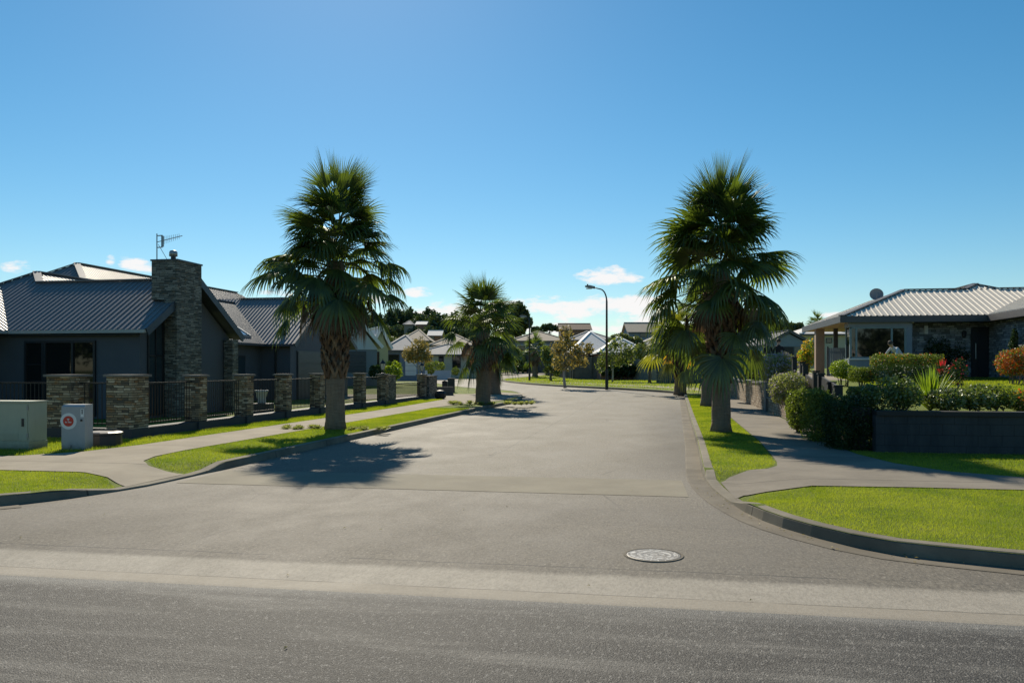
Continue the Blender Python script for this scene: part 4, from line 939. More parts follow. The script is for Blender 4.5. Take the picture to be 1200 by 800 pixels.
        fr = T.part('window', f, M['window_frame']); T.part('pane', g, M['glass_sky'], parent=fr)
    # entrance window
    f = MB(); f.box(-18.95, -18.90, 34.55, 35.45, 1.2, 2.3); fr = T.part('window', f, M['window_frame']); g = MB(); g.box(-18.9, -18.89, 34.62, 35.38, 1.27, 2.23); T.part('pane', g, M['glass_sky'], parent=fr)
    f = MB(); f.box(-18.95, -18.90, 33.0, 33.9, 0.15, 2.3); T.part('door', f, M['door_dark'])
    # garage door with four leaves
    f = MB()
    for k in range(4): f.box(-17.37, -17.33, 37.75, 43.4, 0.17+k*0.6, 0.17+k*0.6+0.575)
    f.box(-17.395, -17.365, 37.7, 43.45, 0.12, 2.6); T.part('garage_door', f, M['garage_door'])
    # chimney
    c = MB(); c.box(-15.64, -15.2, 24.06, 25.5, 0.05, 3.9); c.box(-16.1, -15.2, 24.06, 25.5, 3.9, 5.16)
    ch = T.part('chimney', c, M['chimney_stone']); c = MB(); c.box(-16.13, -15.17, 24.03, 25.53, 5.16, 5.21); T.part('chimney_cap', c, M['roof_trim'], parent=ch)
    c = MB(); c.lathe([(0.08,0),(0.08,0.10),(0.13,0.11),(0.13,0.24),(0.10,0.29),(0.02,0.31)], (-15.45, 24.25, 5.21), 14); T.part('flue_cowl', c, M['galv'], parent=ch, smooth=True)
    c = MB(); c.box(-15.65, -15.3, 27.75, 28.15, 0.05, EZ-0.12); T.part('stone_column', c, M['chimney_stone'])
    # skylight on the main slope
    f = MB(); n = Vector((SL, 0, 1)).normalized(); p0 = Vector((-20.6, 0, EZ+SL*2.1)); p1 = Vector((-18.95, 0, EZ+SL*0.45)); g = MB()
    for a in (35.0, 35.95): f.bar((p0.x+n.x*.07, a, p0.z+n.z*.07), (p1.x+n.x*.07, a, p1.z+n.z*.07), 0.07, 0.12)
    for p in (p0, p1): f.bar((p.x+n.x*.07, 34.97, p.z+n.z*.07), (p.x+n.x*.07, 35.98, p.z+n.z*.07), 0.07, 0.12)
    g.add([tuple(p+n*0.09+Vector((0, a, 0))) for p, a in ((p0, 35.0), (p1, 35.0), (p1, 35.95), (p0, 35.95))], [(0,1,2,3)])
    fr = T.part('skylight', f, M['galv']); T.part('pane', g, M['skylight_glass'], parent=fr)
    # downpipe and roof vent by the garage wing
    d = MB(); d.tube([(-18.1,36.88,0.1),(-18.1,36.88,EZ-0.1)], 0.045, 8); T.part('downpipe', d, M['black_steel'])
    d = MB(); d.tube([(-17.9,37.3,EZ+0.3),(-17.9,37.3,EZ+0.72)], 0.05, 8); d.tube([(-17.9,37.3,EZ+0.45),(-17.9,37.3,EZ+0.62)], 0.11, 10); T.part('roof_vent', d, M['black_steel'])
left_house()
def antenna():
    T = Thing('tv_antenna', 'grey television aerial on a thin mast beside the stone chimney top', 'aerial', (-15.85, 24.1, 5.21), 's')
    m_ = MB(); x, y = -15.95, 24.12; m_.tube([(x,y,4.9),(x,y,6.05)], 0.018, 6); m_.tube([(x+0.35,y,5.22),(x+0.05,y,5.7)], 0.009, 5); T.part('mast', m_, M['galv'])
    b = MB(); b.bar((x+0.02,y,5.78),(x+1.02,y-0.2,5.92),0.02,0.02)
    for k in range(9): t = 0.30+k*0.075; b.bar((x+t,y-0.2*t-0.0,5.78+0.14*t-0.13+0.006*k),(x+t,y-0.2*t,5.78+0.14*t+0.13-0.006*k),0.008,0.008,(0,1,0))
    T.part('boom', b, M['galv'])
    r = MB()
    for dz in (-0.19, 0.19): r.bar((x+0.02,y,5.79+dz),(x+0.22,y-0.04,5.79+dz),0.03,0.03)
    r.bar((x+0.2,y,5.62),(x+0.2,y,5.97),0.05,0.07); T.part('reflector', r, M['galv'])
antenna()

# ------------------------------------------------------------------ PILLAR FENCE
FB, FA = -11.5, 16.45                  # corner pillar: its street-and-camera corner
def pillar(label, b, a, w, zt=1.47, zb=0.33, mat='ledge_stone', cap=True):
    T = Thing('stone_pillar', label, 'pillar', (b-w/2, a+w/2, 0.1), 's', 'stone pillars of the boundary fence')
    m_ = MB(); m_.box(b-w, b, a, a+w, zb, zt); T.part('shaft', m_, M[mat])
    m_ = MB(); m_.box(b-w-0.03, b+0.03, a-0.03, a+w+0.03, 0.05, zb-0.003); T.part('plinth', m_, M['base_plaster'])
    m_ = MB(); m_.box(b-w-0.05, b+0.05, a-0.05, a+w+0.05, zt, zt+0.05); T.part('cap', m_, M['cap_stone'])
    return T
def s_for(px):
    k = (px-600)/F; return (k*(-FB*V[1]*-1*0+0) if False else None)
def a_on(b, px):
    """street distance a where the line at offset b shows at pixel px"""
    k = (px-600)/F; return (b*V[0]-k*b*V[1])/(k*U[1]-U[0])
def b_on(a, px):
    k = (px-600)/F; return (k*a*U[1]-a*U[0])/(V[0]-k*V[1])
base = MB(); base.box(-11.9, -11.52, 17.0, 39.0, 0.03, 0.325); base.box(-30, -11.7, 16.55, 16.85, 0.03, 0.325)
single('low_wall', 'low dark plastered plinth wall running under the fence and pillars', 'wall', base, M['base_plaster'], (-11.7, 17, 0.05), 's')
pillar('large corner stone pillar behind the grey utility box', FB, FA, 0.62, 1.49)
names = ['first narrow stone pillar up the street from the corner one, before the chimney', 'second narrow stone pillar up the street, right of the chimney base', 'third narrow stone pillar up the street, just right of the white garden pot',
         'narrow stone pillar partly hidden behind the big palm trunk', 'narrow stone pillar just right of the big palm trunk']
PA = [FA]
for px, nm in zip((216.5, 274.5, 322, 363, 414), names):
    a = a_on(FB-0.39, px); PA.append(a); pillar(nm, FB, a, 0.39)
aL = a_on(FB-0.4, 441.5); aM = a_on(FB-0.4, 488.5); PA.append(aL)
pillar('stone pillar carrying a lantern, nearer of the two lantern pillars', FB, aL, 0.40, 1.42)
pillar('stone pillar carrying a lantern, farther of the two lantern pillars', FB, aM, 0.40, 1.36)
pillar('stone pillar standing along the front fence behind the green cabinet', b_on(16.45, 82), 16.48, 0.62, 1.49)
def lantern(label, b, a, z):
    T = Thing('lantern', label, 'lantern', (b, a, z), 's', 'lanterns on the fence pillars')
    m_ = MB(); m_.lathe([(0.07,0),(0.07,0.03),(0.02,0.05),(0.02,0.16),(0.06,0.18)], (b,a,z), 8)
    for k in range(6): th = k*PI/3; m_.bar((b+0.072*math.cos(th),a+0.072*math.sin(th),z+0.18),(b+0.135*math.cos(th),a+0.135*math.sin(th),z+0.44),0.012,0.012)
    m_.lathe([(0.15,0.44),(0.13,0.47),(0.05,0.56),(0.015,0.60),(0.01,0.66)], (b,a,z), 6); T.part('lantern_base', m_, M['lamp_black'])
    m_ = MB(); m_.lathe([(0.07,0.18),(0.13,0.435)], (b,a,z), 6); T.part('lantern_glass', m_, M['lamp_lens'])
lantern('black lantern with pale glass on the nearer lantern pillar', FB-0.2, aL+0.2, 1.47)
lantern('black lantern with pale glass on the farther lantern pillar', FB-0.2, aM+0.2, 1.41)
def railing(label, p, q, z0=0.42, z1=1.34):
    p, q = Vector(p), Vector(q); T = Thing('railing', label, 'railing', ((p.x+q.x)/2, (p.y+q.y)/2, 0.33), 's', 'black steel railings between the stone pillars')
    m_ = MB(); m_.bar((p.x,p.y,z1),(q.x,q.y,z1),0.04,0.03); T.part('top_rail', m_, M['black_steel'])
    m_ = MB(); m_.bar((p.x,p.y,z0),(q.x,q.y,z0),0.03,0.025); T.part('bottom_rail', m_, M['black_steel'])
    L = (q-p).length; n = max(2, int(L/0.105)); m_ = MB()
    for k in range(1, n): c = p.lerp(q, k/n); m_.box(c.x-0.007, c.x+0.007, c.y-0.007, c.y+0.007, z0-0.04, z1)
    o = T.part('pickets', m_, M['black_steel'])
rl_names = ['black railing between the corner pillar and the first narrow pillar', 'black railing right of the first narrow pillar, in front of the chimney', 'black railing in front of the white pot', 'black railing left of the big palm trunk',
            'black railing partly hidden behind the big palm trunk', 'black railing left of the nearer lantern pillar']
for i in range(6):
    w0 = 0.62 if i == 0 else 0.39; railing(rl_names[i], (FB-0.2, PA[i]+w0, 0), (FB-0.2, PA[i+1], 0))
railing('black railing between the two lantern pillars with lawn behind', (FB-0.2, aL+1.0, 0), (FB-0.2, aM, 0), 0.40, 1.02)
bl = b_on(16.45, 82)
railing('black railing along the front fence between its pillar and the corner pillar', (bl+0.03, 16.75, 0), (FB-0.62, 16.75, 0))
railing('black railing at the far left edge behind the green cabinet', (-17.5, 16.75, 0), (bl-0.62, 16.75, 0))
m_ = MB(); a0 = aL+0.42; m_.box(-12.0, -11.55, a0, a0+1.15, 0.03, 1.36); m_.box(-12.03, -11.52, a0-0.0, a0+1.18, 1.363, 1.40)
single('stone_wall', 'wide dark stone wall block against the nearer lantern pillar', 'wall', m_, M['chimney_stone'], (-11.8, a0, 0.05), 's')
m_ = MB(); a0 = aM+0.42; m_.box(-11.9, -11.4, a0, a0+1.6, 0.03, 1.30); m_.box(-11.93, -11.37, a0, a0+1.63, 1.303, 1.34)
single('stone_wall', 'wide dark stone wall block against the farther lantern pillar', 'wall', m_, M['chimney_stone'], (-11.6, a0, 0.05), 's')
m_ = MB(); x, y = G(481, 471); 
m_ = MB(); m_.lathe([(0.16,0),(0.28,0.1),(0.30,0.28),(0.2,0.42),(0.03,0.47)], (X_at(516, 41), 41.0, zg(41)+0.1), 9)
single('boulder', 'dark boulder beside the farther lantern pillar wall', 'boulder', m_, M['black_timber'], (X_at(516, 41), 41.0, zg(41)+0.1), 'w')
for (p0, p1, yt, yb, Y, lab, mt) in ((506, 531, 453, 469, 45.0, 'low dark timber garden wall beside the side street corner', 'fence_dark'), ):
    m_ = MB(); m_.box(X_at(p0, Y), X_at(p1, Y), Y, Y+0.3, zg(Y), Z_at(yt, Y)); 
    for k in range(5): x = X_at(p0+5*k, Y); m_.box(x, x+0.04, Y-0.02, Y-0.003, zg(Y), Z_at(yt, Y))
    single('timber_wall', lab, 'wall', m_, M[mt], (X_at(518, Y), Y, zg(Y)), 'w')
Y = 49.0; m_ = MB(); m_.box(X_at(524.5, Y), X_at(532.5, Y), Y, Y+0.4, zg(Y), Z_at(444, Y)); m_.box(X_at(524, Y), X_at(533, Y), Y-0.03, Y+0.43, Z_at(444, Y)+0.003, Z_at(443, Y))
single('gate_post', 'square dark post with a flat cap near the side street corner', 'post', m_, M['base_plaster'], (X_at(528, Y), Y, zg(Y)), 'w')
T = Thing('letterbox', 'dark letterbox on a short post beside the capped gate post', 'letterbox', (X_at(521, 46.5), 46.5, zg(46.5)), 'w')
Y = 46.5; m_ = MB(); m_.box(X_at(518, Y), X_at(524.3, Y), Y, Y+0.35, Z_at(453.5, Y), Z_at(447, Y)); m_.prism([(X_at(517.6, Y), Z_at(447, Y)+0.003), (X_at(524.7, Y), Z_at(447, Y)+0.003), (X_at(521, Y), Z_at(445.6, Y))], 1, Y-0.03, Y+0.38); T.part('box', m_, M['black_timber'])
m_ = MB(); m_.box(X_at(520.3, Y), X_at(521.9, Y), Y+0.1, Y+0.2, zg(Y), Z_at(453.6, Y)); T.part('post', m_, M['black_timber'])
# white pot behind the railing
m_ = MB(); Y = 28.0; x = X_at(306.5, Y); m_.lathe([(0.13,0),(0.15,0.05),(0.13,0.12),(0.16,0.2),(0.19,0.36),(0.225,0.40),(0.225,0.45),(0.18,0.45),(0.17,0.40)], (x, Y, Z_at(469, Y)-0.1), 18)
single('garden_pot', 'white flared garden pot standing behind the railing on the lawn', 'pot', m_, M['pot_white'], (x, Y, 0.1), 'w', smooth=True)
m_ = MB(); m_.box(x-0.35, x+0.35, Y-0.3, Y+0.3, 0.02, Z_at(469, Y)-0.1)
single('pot_stand', 'low dark plinth carrying the white garden pot', 'plinth', m_, M['base_plaster'], (x, Y, 0.05), 'w')

# ------------------------------------------------------------------ UTILITY BOXES
def cabinet():
    b1, a0 = -11.76, 13.74; b0 = b1-1.75; a1 = a0+0.46; z0 = 0.12
    T = Thing('utility_cabinet', 'pale green steel utility cabinet with a black door handle at the left edge', 'cabinet', ((b0+b1)/2, a0+0.2, z0), 's')
    m_ = MB(); m_.box(b0, b1, a0, a1, z0+0.16, z0+0.90); T.part('body', m_, M['cabinet_green'])
    m_ = MB(); m_.box(b0-0.01, b1+0.01, a0-0.01, a1+0.01, z0-0.05, z0+0.157); T.part('plinth', m_, M['cabinet_green'])
    m_ = MB(); m_.box(b0-0.02, b1+0.02, a0-0.02, a1+0.02, z0+0.903, z0+0.93); T.part('lid', m_, M['cabinet_green'])
    for q in (0, 1):
        m_ = MB(); m_.box(b1-0.86-0.86*q, b1-0.03-0.86*q, a0-0.014, a0-0.003, z0+0.19, z0+0.87); d = T.part('door', m_, M['cabinet_green'])
    for q in (0, 1):
        for zz in (0.28, 0.80):
            m_ = MB(); m_.box(b1-0.04-0.86*q, b1-0.005-0.86*q, a0-0.022, a0-0.0155, z0+zz-0.04, z0+zz+0.04); T.part('hinge', m_, M['galv'])
        m_ = MB()
        for k in range(6): m_.box(b1-0.70-0.86*q, b1-0.22-0.86*q, a0-0.02, a0-0.0145, z0+0.215+k*0.018, z0+0.224+k*0.018)
        T.part('vent_slats', m_, M['cabinet_green'])
    m_ = MB(); m_.box(b1-0.80, b1-0.72, a0-0.017, a0-0.0145, z0+0.74, z0+0.79); T.part('plate', m_, M['galv'])
    m_ = MB(); m_.box(b1-0.14, b1-0.10, a0-0.03, a0-0.015, z0+0.45, z0+0.60); T.part('handle', m_, M['lamp_black'], parent=d)
cabinet()
def phonebox():
    Y = 15.6; x0, x1 = X_at(72, Y), X_at(99.5, Y); z0 = zg(Y)+0.10; zt = Z_at(474, Y); d = 0.30
    T = Thing('utility_box', 'grey blue utility box with a round red and white sticker on its front', 'utility box', ((x0+x1)/2, Y+0.15, z0), 'w')
    m_ = MB(); m_.add([(x0,Y,z0),(x1,Y,z0),(x1,Y+d,z0),(x0,Y+d,z0),(x0,Y,zt-0.04),(x1,Y,zt-0.04),(x1,Y+d,zt-0.0),(x0,Y+d,zt-0.0),(x0+0.02,Y+0.05,zt),(x1-0.02,Y+0.05,zt)],
                      [(0,3,2,1),(0,1,5,4),(1,2,6,9,5),(2,3,7,6),(3,0,4,8,7),(4,5,9,8),(8,9,6,7)]); T.part('body', m_, M['cabinet_grey'])
    def disc(cx, cz, r, y, mat, nm, par=None, n=36):
        m_ = MB(); m_.add([(cx+r*math.cos(2*PI*k/n), y, cz+r*math.sin(2*PI*k/n)) for k in range(n)]+[(cx+r*math.cos(2*PI*k/n), y+0.003, cz+r*math.sin(2*PI*k/n)) for k in range(n)],
                          [tuple(range(n)), tuple(range(2*n-1, n-1, -1))]+[(k, (k+1) % n, n+(k+1) % n, n+k) for k in range(n)]); return T.part(nm, m_, M[mat], parent=par)
    cx, cz = X_at(80.3, Y), Z_at(493.3, Y)
    s1 = disc(cx, cz, 0.155, Y-0.004, 'sign_white', 'sticker'); disc(cx, cz, 0.10, Y-0.008, 'red_sign', 'red_disc', s1)
    m_ = MB(); y = Y-0.011
    m_.box(cx-0.022, cx+0.022, y, y+0.002, cz+0.035, cz+0.05); m_.box(cx-0.006, cx+0.006, y, y+0.002, cz+0.002, cz+0.034); m_.box(cx-0.014, cx+0.014, y, y+0.002, cz+0.012, cz+0.02)
    for k in range(9):
        if k in (3,): continue
        x = cx-0.058+k*0.0135; h = 0.018 if k % 3 else 0.028; m_.box(x, x+0.009, y, y+0.002, cz-0.03, cz-0.03+h)
    T.part('emblem', m_, M['sign_white'], parent=s1)
    m_ = MB(); m_.box(X_at(94.5, Y), X_at(98.2, Y), Y-0.004, Y-0.001, Z_at(488.5, Y), Z_at(479, Y)); s2 = T.part('notice', m_, M['sign_white'])
    m_ = MB(); m_.box(X_at(95.8, Y), X_at(97, Y), Y-0.007, Y-0.005, Z_at(485, Y), Z_at(481, Y)); m_.box(X_at(95.3, Y), X_at(97.5, Y), Y-0.007, Y-0.005, Z_at(480.6, Y), Z_at(479.8, Y)); T.part('notice_mark', m_, M['lamp_black'], parent=s2)
    m_ = MB(); m_.box(X_at(94.6, Y), X_at(96.6, Y), Y-0.02, Y-0.001, Z_at(493.4, Y), Z_at(491, Y)); T.part('lock', m_, M['lamp_black'])
    m_ = MB(); m_.box(X_at(80, Y), X_at(83.5, Y), Y-0.03, Y-0.001, Z_at(524, Y), Z_at(520.5, Y)); T.part('clip', m_, M['cabinet_grey'])
phonebox()
Y = 16.5; m_ = MB(); m_.lathe([(0.34,0),(0.33,0.26),(0.35,0.27),(0.35,0.31),(0.3,0.33)], (X_at(122, Y), Y, 0.08), 4+10)
single('meter_tub', 'squat black lidded tub at the foot of the corner pillar', 'tub', m_, M['lamp_black'], (X_at(122, Y), Y, 0.08), 'w')

# ------------------------------------------------------------------ RIGHT SIDE WALLS
m_ = MB(); m_.box(4.0, 45, 16.15, 16.42, 0.0, 0.80); 
WT = Thing('retaining_wall', 'long smooth navy blue retaining wall with dark capping above the right lawn', 'wall', (10, 16.3, 0.05), 's')
WT.part('wall', m_, M['navy_block']); m_ = MB(); m_.box(4.0, 45, 16.10, 16.45, 0.803, 0.885); WT.part('capping', m_, M['black_timber'])
m_ = MB(); m_.box(3.66, 3.99, 16.5, 17.2, 0.70, 0.93); m_.box(3.70, 3.97, 16.55, 17.15, 0.0, 0.70)
single('timber_post', 'dark timber end block where the navy wall meets the clipped hedge', 'post', m_, M['black_timber'], (3.85, 16.6, 0.1), 's')
a0, a1, a2 = a_on(3.95, 921), a_on(3.95, 899.5), a_on(3.95, 850)
W = Thing('stone_wall', 'lower short section of rubble stone garden wall beside the footpath', 'wall', (4.1, (a0+a1)/2, 0.1), 's')
m_ = MB(); m_.box(3.95, 4.3, a0, a1-0.02, 0.0, 0.60); W.part('wall', m_, M['rubble_stone']); m_ = MB(); m_.box(3.91, 4.34, a0-0.03, a1-0.02, 0.603, 0.66); W.part('capping', m_, M['cap_stone'])
W = Thing('stone_wall', 'tall long rubble stone garden wall running beside the right footpath', 'wall', (4.1, (a2+a1)/2, 0.1), 's')
m_ = MB(); m_.box(3.95, 4.3, a1+0.45, a2, 0.0, 1.10); W.part('wall', m_, M['rubble_stone']); m_ = MB(); m_.box(3.91, 4.34, a1+0.45, a2, 1.103, 1.17); W.part('capping', m_, M['cap_stone'])
m_ = MB(); m_.box(3.88, 4.35, a1-0.0, a1+0.45, 0.0, 1.20); W.part('end_pier', m_, M['cap_stone'])
# stepped black posts with a rail
GB = 'stepped black fence posts of the garden'
for (px, yt, yb, wd, lab) in ((956,434,456,0.16,'tall black fence post left of the lawn corner'),(962,437,456,0.16,'tall black fence post right next to its taller neighbour before the tan column'),(943.5,426,440,0.15,'black fence post two steps up from the tall pair'),
                          (940,423.5,437,0.14,'black fence post three steps up from the tall pair'),(931,418,428,0.14,'black fence post nearest the two people'),(974,447,455,0.2,'low black fence post at the edge of the lawn'),(982,451,458,0.2,'lowest black fence post at the edge of the lawn')):
    a = a_on(4.5, px); x, y = s2w(4.5, a); zt = Z_at(yt, y); zb = zgard(4.5, a)-0.1
    T = Thing('fence_post', lab, 'post', (4.5, a, zb), 's', GB); m_ = MB(); m_.box(4.5-wd/2, 4.5+wd/2, a-0.09, a+0.09, zb, zt-0.04); T.part('shaft', m_, M['black_timber'])
    m_ = MB(); m_.box(4.5-wd/2-0.02, 4.5+wd/2+0.02, a-0.11, a+0.11, zt-0.037, zt); T.part('cap', m_, M['black_timber'])
m_ = MB()
for p, q in ((982, 962), (956, 943.5), (940, 931)):
    pa, qa = a_on(4.5, p), a_on(4.5, q); m_.bar((4.5, pa, zgard(4.5, pa)+0.12), (4.5, qa, zgard(4.5, qa)+0.3), 0.05, 0.35)
single('fence_boards', 'low black boards stepping up the garden between the black posts', 'fence', m_, M['black_timber'], (4.5, 24, 1.0), 's')

# ------------------------------------------------------------------ RIGHT HOUSE (street coordinates)
def right_house():
    fl = 1.33; ez = 3.86; sl = 0.40; b0, a0 = 7.53, 35.86; BR = 13.16
    T = Thing('pale_roof_house', 'single storey grey brick house with pale ribbed roof and corner bay window', 'house', (12, 40, fl), 's')
    w = MB(); w.box(10.35, 20, 37.05, 44.5, fl-0.3, ez-0.18); T.part('wall', w, M['grey_brick'])
    w = MB(); w.box(13.6, 20, 29.8, 37.04, fl-0.4, ez-0.18); T.part('wall', w, M['grey_brick'])
    top, slab = MB(), MB()
    rz = ez+sl*3.34; r_a = a0+3.34
    pa = 39.9; pz = ez+sl*(pa-a0); pb = 14.1
    ribface(top, slab, [(b0,a0,ez),(17.5,a0,ez),(17.5,r_a,rz),(b0+3.34,r_a,rz)], 0.24, 0.034)
    ribface(top, slab, [(pb-0.7,r_a,rz),(pb+0.7,r_a,rz),(pb,pa,pz)], 0.24, 0.034)
    ribface(top, slab, [(b0,45.0,ez),(b0,a0,ez),(b0+3.34,r_a,rz),(b0+3.34,45.0,rz)], 0.24, 0.034)
    ribface(top, slab, [(17.5,45.2,ez),(b0,45.2,ez),(b0+3.34,42.0,rz),(17.5,42.0,rz)], 0.24, 0.034)
    ribface(top, slab, [(pb-0.7,46,rz),(pb-0.7,r_a,rz),(pb,pa,pz),(pb,46,pz)], 0.24, 0.034)
    ribface(top, slab, [(pb+0.7,r_a,rz),(pb+0.7,46,rz),(pb,46,pz),(pb,pa,pz)], 0.24, 0.034)
    ribface(top, slab, [(BR,36.0,ez+0.003),(BR,29.2,ez+0.003),(BR+3.5,29.2,ez+sl*3.5),(BR+3.5,39.4,ez+sl*3.5)], 0.24, 0.034)
    ribface(top, slab, [(20.2,29.2,ez),(20.2,36.0,ez),(BR+3.5,39.4,ez+sl*3.5),(BR+3.5,29.2,ez+sl*3.5)], 0.24, 0.034)
    rf = T.part('roof', top, M['tan_roof']); T.part('roof_deck', slab, M['tan_fascia'], parent=rf)
    rc = MB()
    for p, q in (((b0,a0,ez),(b0+3.34,r_a,rz)), ((b0+3.34,r_a,rz),(pb-0.7,r_a,rz)), ((pb-0.7,r_a,rz),(pb,pa,pz)), ((pb+0.7,r_a,rz),(pb,pa,pz)), ((pb+0.7,r_a,rz),(17.5,r_a,rz)), ((pb,pa,pz),(pb,46,pz))):
        rc.bar((p[0],p[1],p[2]+0.04),(q[0],q[1],q[2]+0.04),0.26,0.035)
    T.part('ridge_cap', rc, M['tan_fascia'], parent=rf)
    f = MB(); f.box(b0-0.04, BR-0.02, a0-0.06, a0-0.003, ez-0.26, ez+0.0); f.box(b0-0.06, b0-0.003, a0-0.06, 44.9, ez-0.26, ez-0.003); f.box(BR-0.06, BR-0.003, 29.2, a0-0.065, ez-0.26, ez-0.003)
    T.part('fascia', f, M['tan_fascia'], parent=rf)
    s_ = MB(); s_.box(b0, 10.34, a0, 44.9, ez-0.24, ez-0.215); T.part('porch_ceiling', s_, M['soffit_tan'])
    s_ = MB(); s_.box(10.35, BR-0.07, a0, 37.04, ez-0.24, ez-0.215); s_.box(BR, 13.6, 29.2, 37.04, ez-0.245, ez-0.22); T.part('soffit', s_, M['tan_fascia'])
    # porch columns
    a = a_on(7.75, 959); c = MB(); c.box(7.60, 8.0, a-0.2, a+0.2, fl-0.3, ez-0.25); T.part('porch_column', c, M['column_tan'])
    a = a_on(8.4, 979); c = MB(); c.box(8.32, 8.5, a-0.09, a+0.09, fl-0.3, ez-0.25); T.part('porch_post', c, M['tan_fascia'])
    # bay window
    bl, br_, ab = 7.78+0.35, 10.34, 36.05; zs, zt = 2.12, 3.42
    p = MB(); p.box(bl-0.25, br_, ab, ab+0.9, zt+0.003, ez-0.25); T.part('bay_head', p, M['bay_panel']); p = MB(); p.box(bl-0.25, br_, ab+0.0, ab+0.9, fl-0.3, zs-0.003); T.part('bay_wall', p, M['bay_panel'])
    p = MB(); p.box(bl-0.3, br_+0.02, ab-0.06, ab-0.002, zs-0.06, zs); T.part('window_sill', p, M['white_paint'])
    fr = MB()
    for x in (bl-0.22, bl, (bl+br_)/2+0.28, br_-0.30): fr.box(x, x+0.075, ab+0.02, ab+0.09, zs, zt)
    fr.box(bl-0.22, br_-0.3, ab+0.02, ab+0.09, zs, zs+0.06); fr.box(bl-0.22, br_-0.3, ab+0.02, ab+0.09, zt-0.06, zt)
    for aa in (ab+0.09, ab+0.8): fr.box(bl-0.22, bl-0.15, aa, aa+0.06, zs, zt)
    wf = T.part('bay_window', fr, M['teal_frame'])
    g = MB(); g.box(bl-0.18, br_-0.3, ab+0.05, ab+0.06, zs+0.03, zt-0.03); g.box(bl-0.19, bl-0.18, ab+0.1, ab+0.85, zs+0.03, zt-0.03); T.part('pane', g, M['glass_dark'], parent=wf)
    g = MB(); g.box(br_-0.22, br_, ab+0.02, ab+0.85, zs+0.003, zt); T.part('corner_panel', g, M['bay_panel'])
    g = MB(); g.box(bl, br_-0.23, ab+0.86, ab+0.9, zs, zt); T.part('back_panel', g, M['door_dark'])
    d = MB(); d.tube([(10.42, 36.7, fl-0.2), (10.42, 36.7, 3.5), (10.36, 36.0, 3.62)], 0.05, 8); T.part('downpipe', d, M['white_paint'])
    v = MB(); x = b_on(37.04, 1085); v.box(x-0.07, x+0.07, 36.98, 37.045, 3.15, 3.5); T.part('wall_vent', v, M['white_paint'])
    l = MB(); x = b_on(37.04, 1129); l.lathe([(0.05,0),(0.08,0.03),(0.08,0.12),(0.1,0.14),(0.08,0.26),(0.03,0.28)], (x, 36.95, 3.0), 10); T.part('wall_lamp', l, M['lamp_black'])
    # recessed front door
    x0, x1 = b_on(37.0, 1138), 13.58
    d = MB(); d.box(x0, x1, 36.99, 37.045, fl-0.1, 3.35); dr = T.part('door', d, M['door_dark'])
    d = MB(); d.box(x0, x0+0.05, 36.96, 36.985, fl, 3.35); d.box(x1-0.45, x1-0.4, 36.96, 36.985, fl, 3.35); d.box(x0, x1, 36.955, 36.985, 3.353, 3.42); T.part('door_frame', d, M['window_frame'], parent=dr)
    d = MB(); d.tube([(x1-0.52, 36.93, 2.1), (x1-0.52, 36.93, 2.75)], 0.02, 6); T.part('handle', d, M['galv'], parent=dr)
right_house()
T = Thing('satellite_dish', 'grey satellite dish standing on the pale ribbed roof', 'satellite dish', (9.6, 38.8, 4.9), 's')
m_ = MB(); bx_ = b_on(38.9, 1027); c = Vector((bx_, 38.9, 4.98)); n_ = Vector((-0.15, -1.0, 0.45)).normalized(); s1 = n_.cross(Vector((0,0,1))).normalized(); s2 = s1.cross(n_)
vs = [c+n_*0.0]; fs = []
for r in (0.12, 0.22, 0.29):
    for k in range(18): vs.append(c+s1*r*math.cos(2*PI*k/18)+s2*r*1.05*math.sin(2*PI*k/18)+n_*r*r*0.9)
for k in range(18): fs.append((0, 1+k, 1+(k+1) % 18))
for j in range(2):
    for k in range(18): fs.append((1+18*j+k, 19+18*j+k, 19+18*j+(k+1) % 18, 1+18*j+(k+1) % 18))
m_.add(vs, fs); T.part('dish', m_, M['dish_grey'], smooth=True)
m_ = MB(); m_.tube([(bx_, 38.98, 4.3), (bx_, 38.98, 4.9), tuple(c)], 0.02, 6); m_.tube([tuple(c-s2*0.28), tuple(c+n_*0.3-s2*0.1)], 0.012, 5); T.part('mount', m_, M['galv'])
# grey slat gate under the porch
a = 38.5; x0, x1 = b_on(a, 971), b_on(a, 993); T = Thing('slat_gate', 'grey vertical slat gate between the tan column and the bay window', 'gate', ((x0+x1)/2, a, 1.35), 's')
m_ = MB(); n_ = 9
for k in range(n_): x = x0+(x1-x0)*k/n_; m_.box(x+0.006, x+(x1-x0)/n_-0.006, a, a+0.025, 1.35, 2.62)
T.part('slats', m_, M['bay_panel']); m_ = MB(); m_.box(x0, x1, a+0.028, a+0.07, 1.6, 1.68); m_.box(x0, x1, a+0.028, a+0.07, 2.4, 2.48); m_.box(x0-0.07, x0, a, a+0.07, 1.3, 2.68); T.part('gate_frame', m_, M['tan_fascia'])

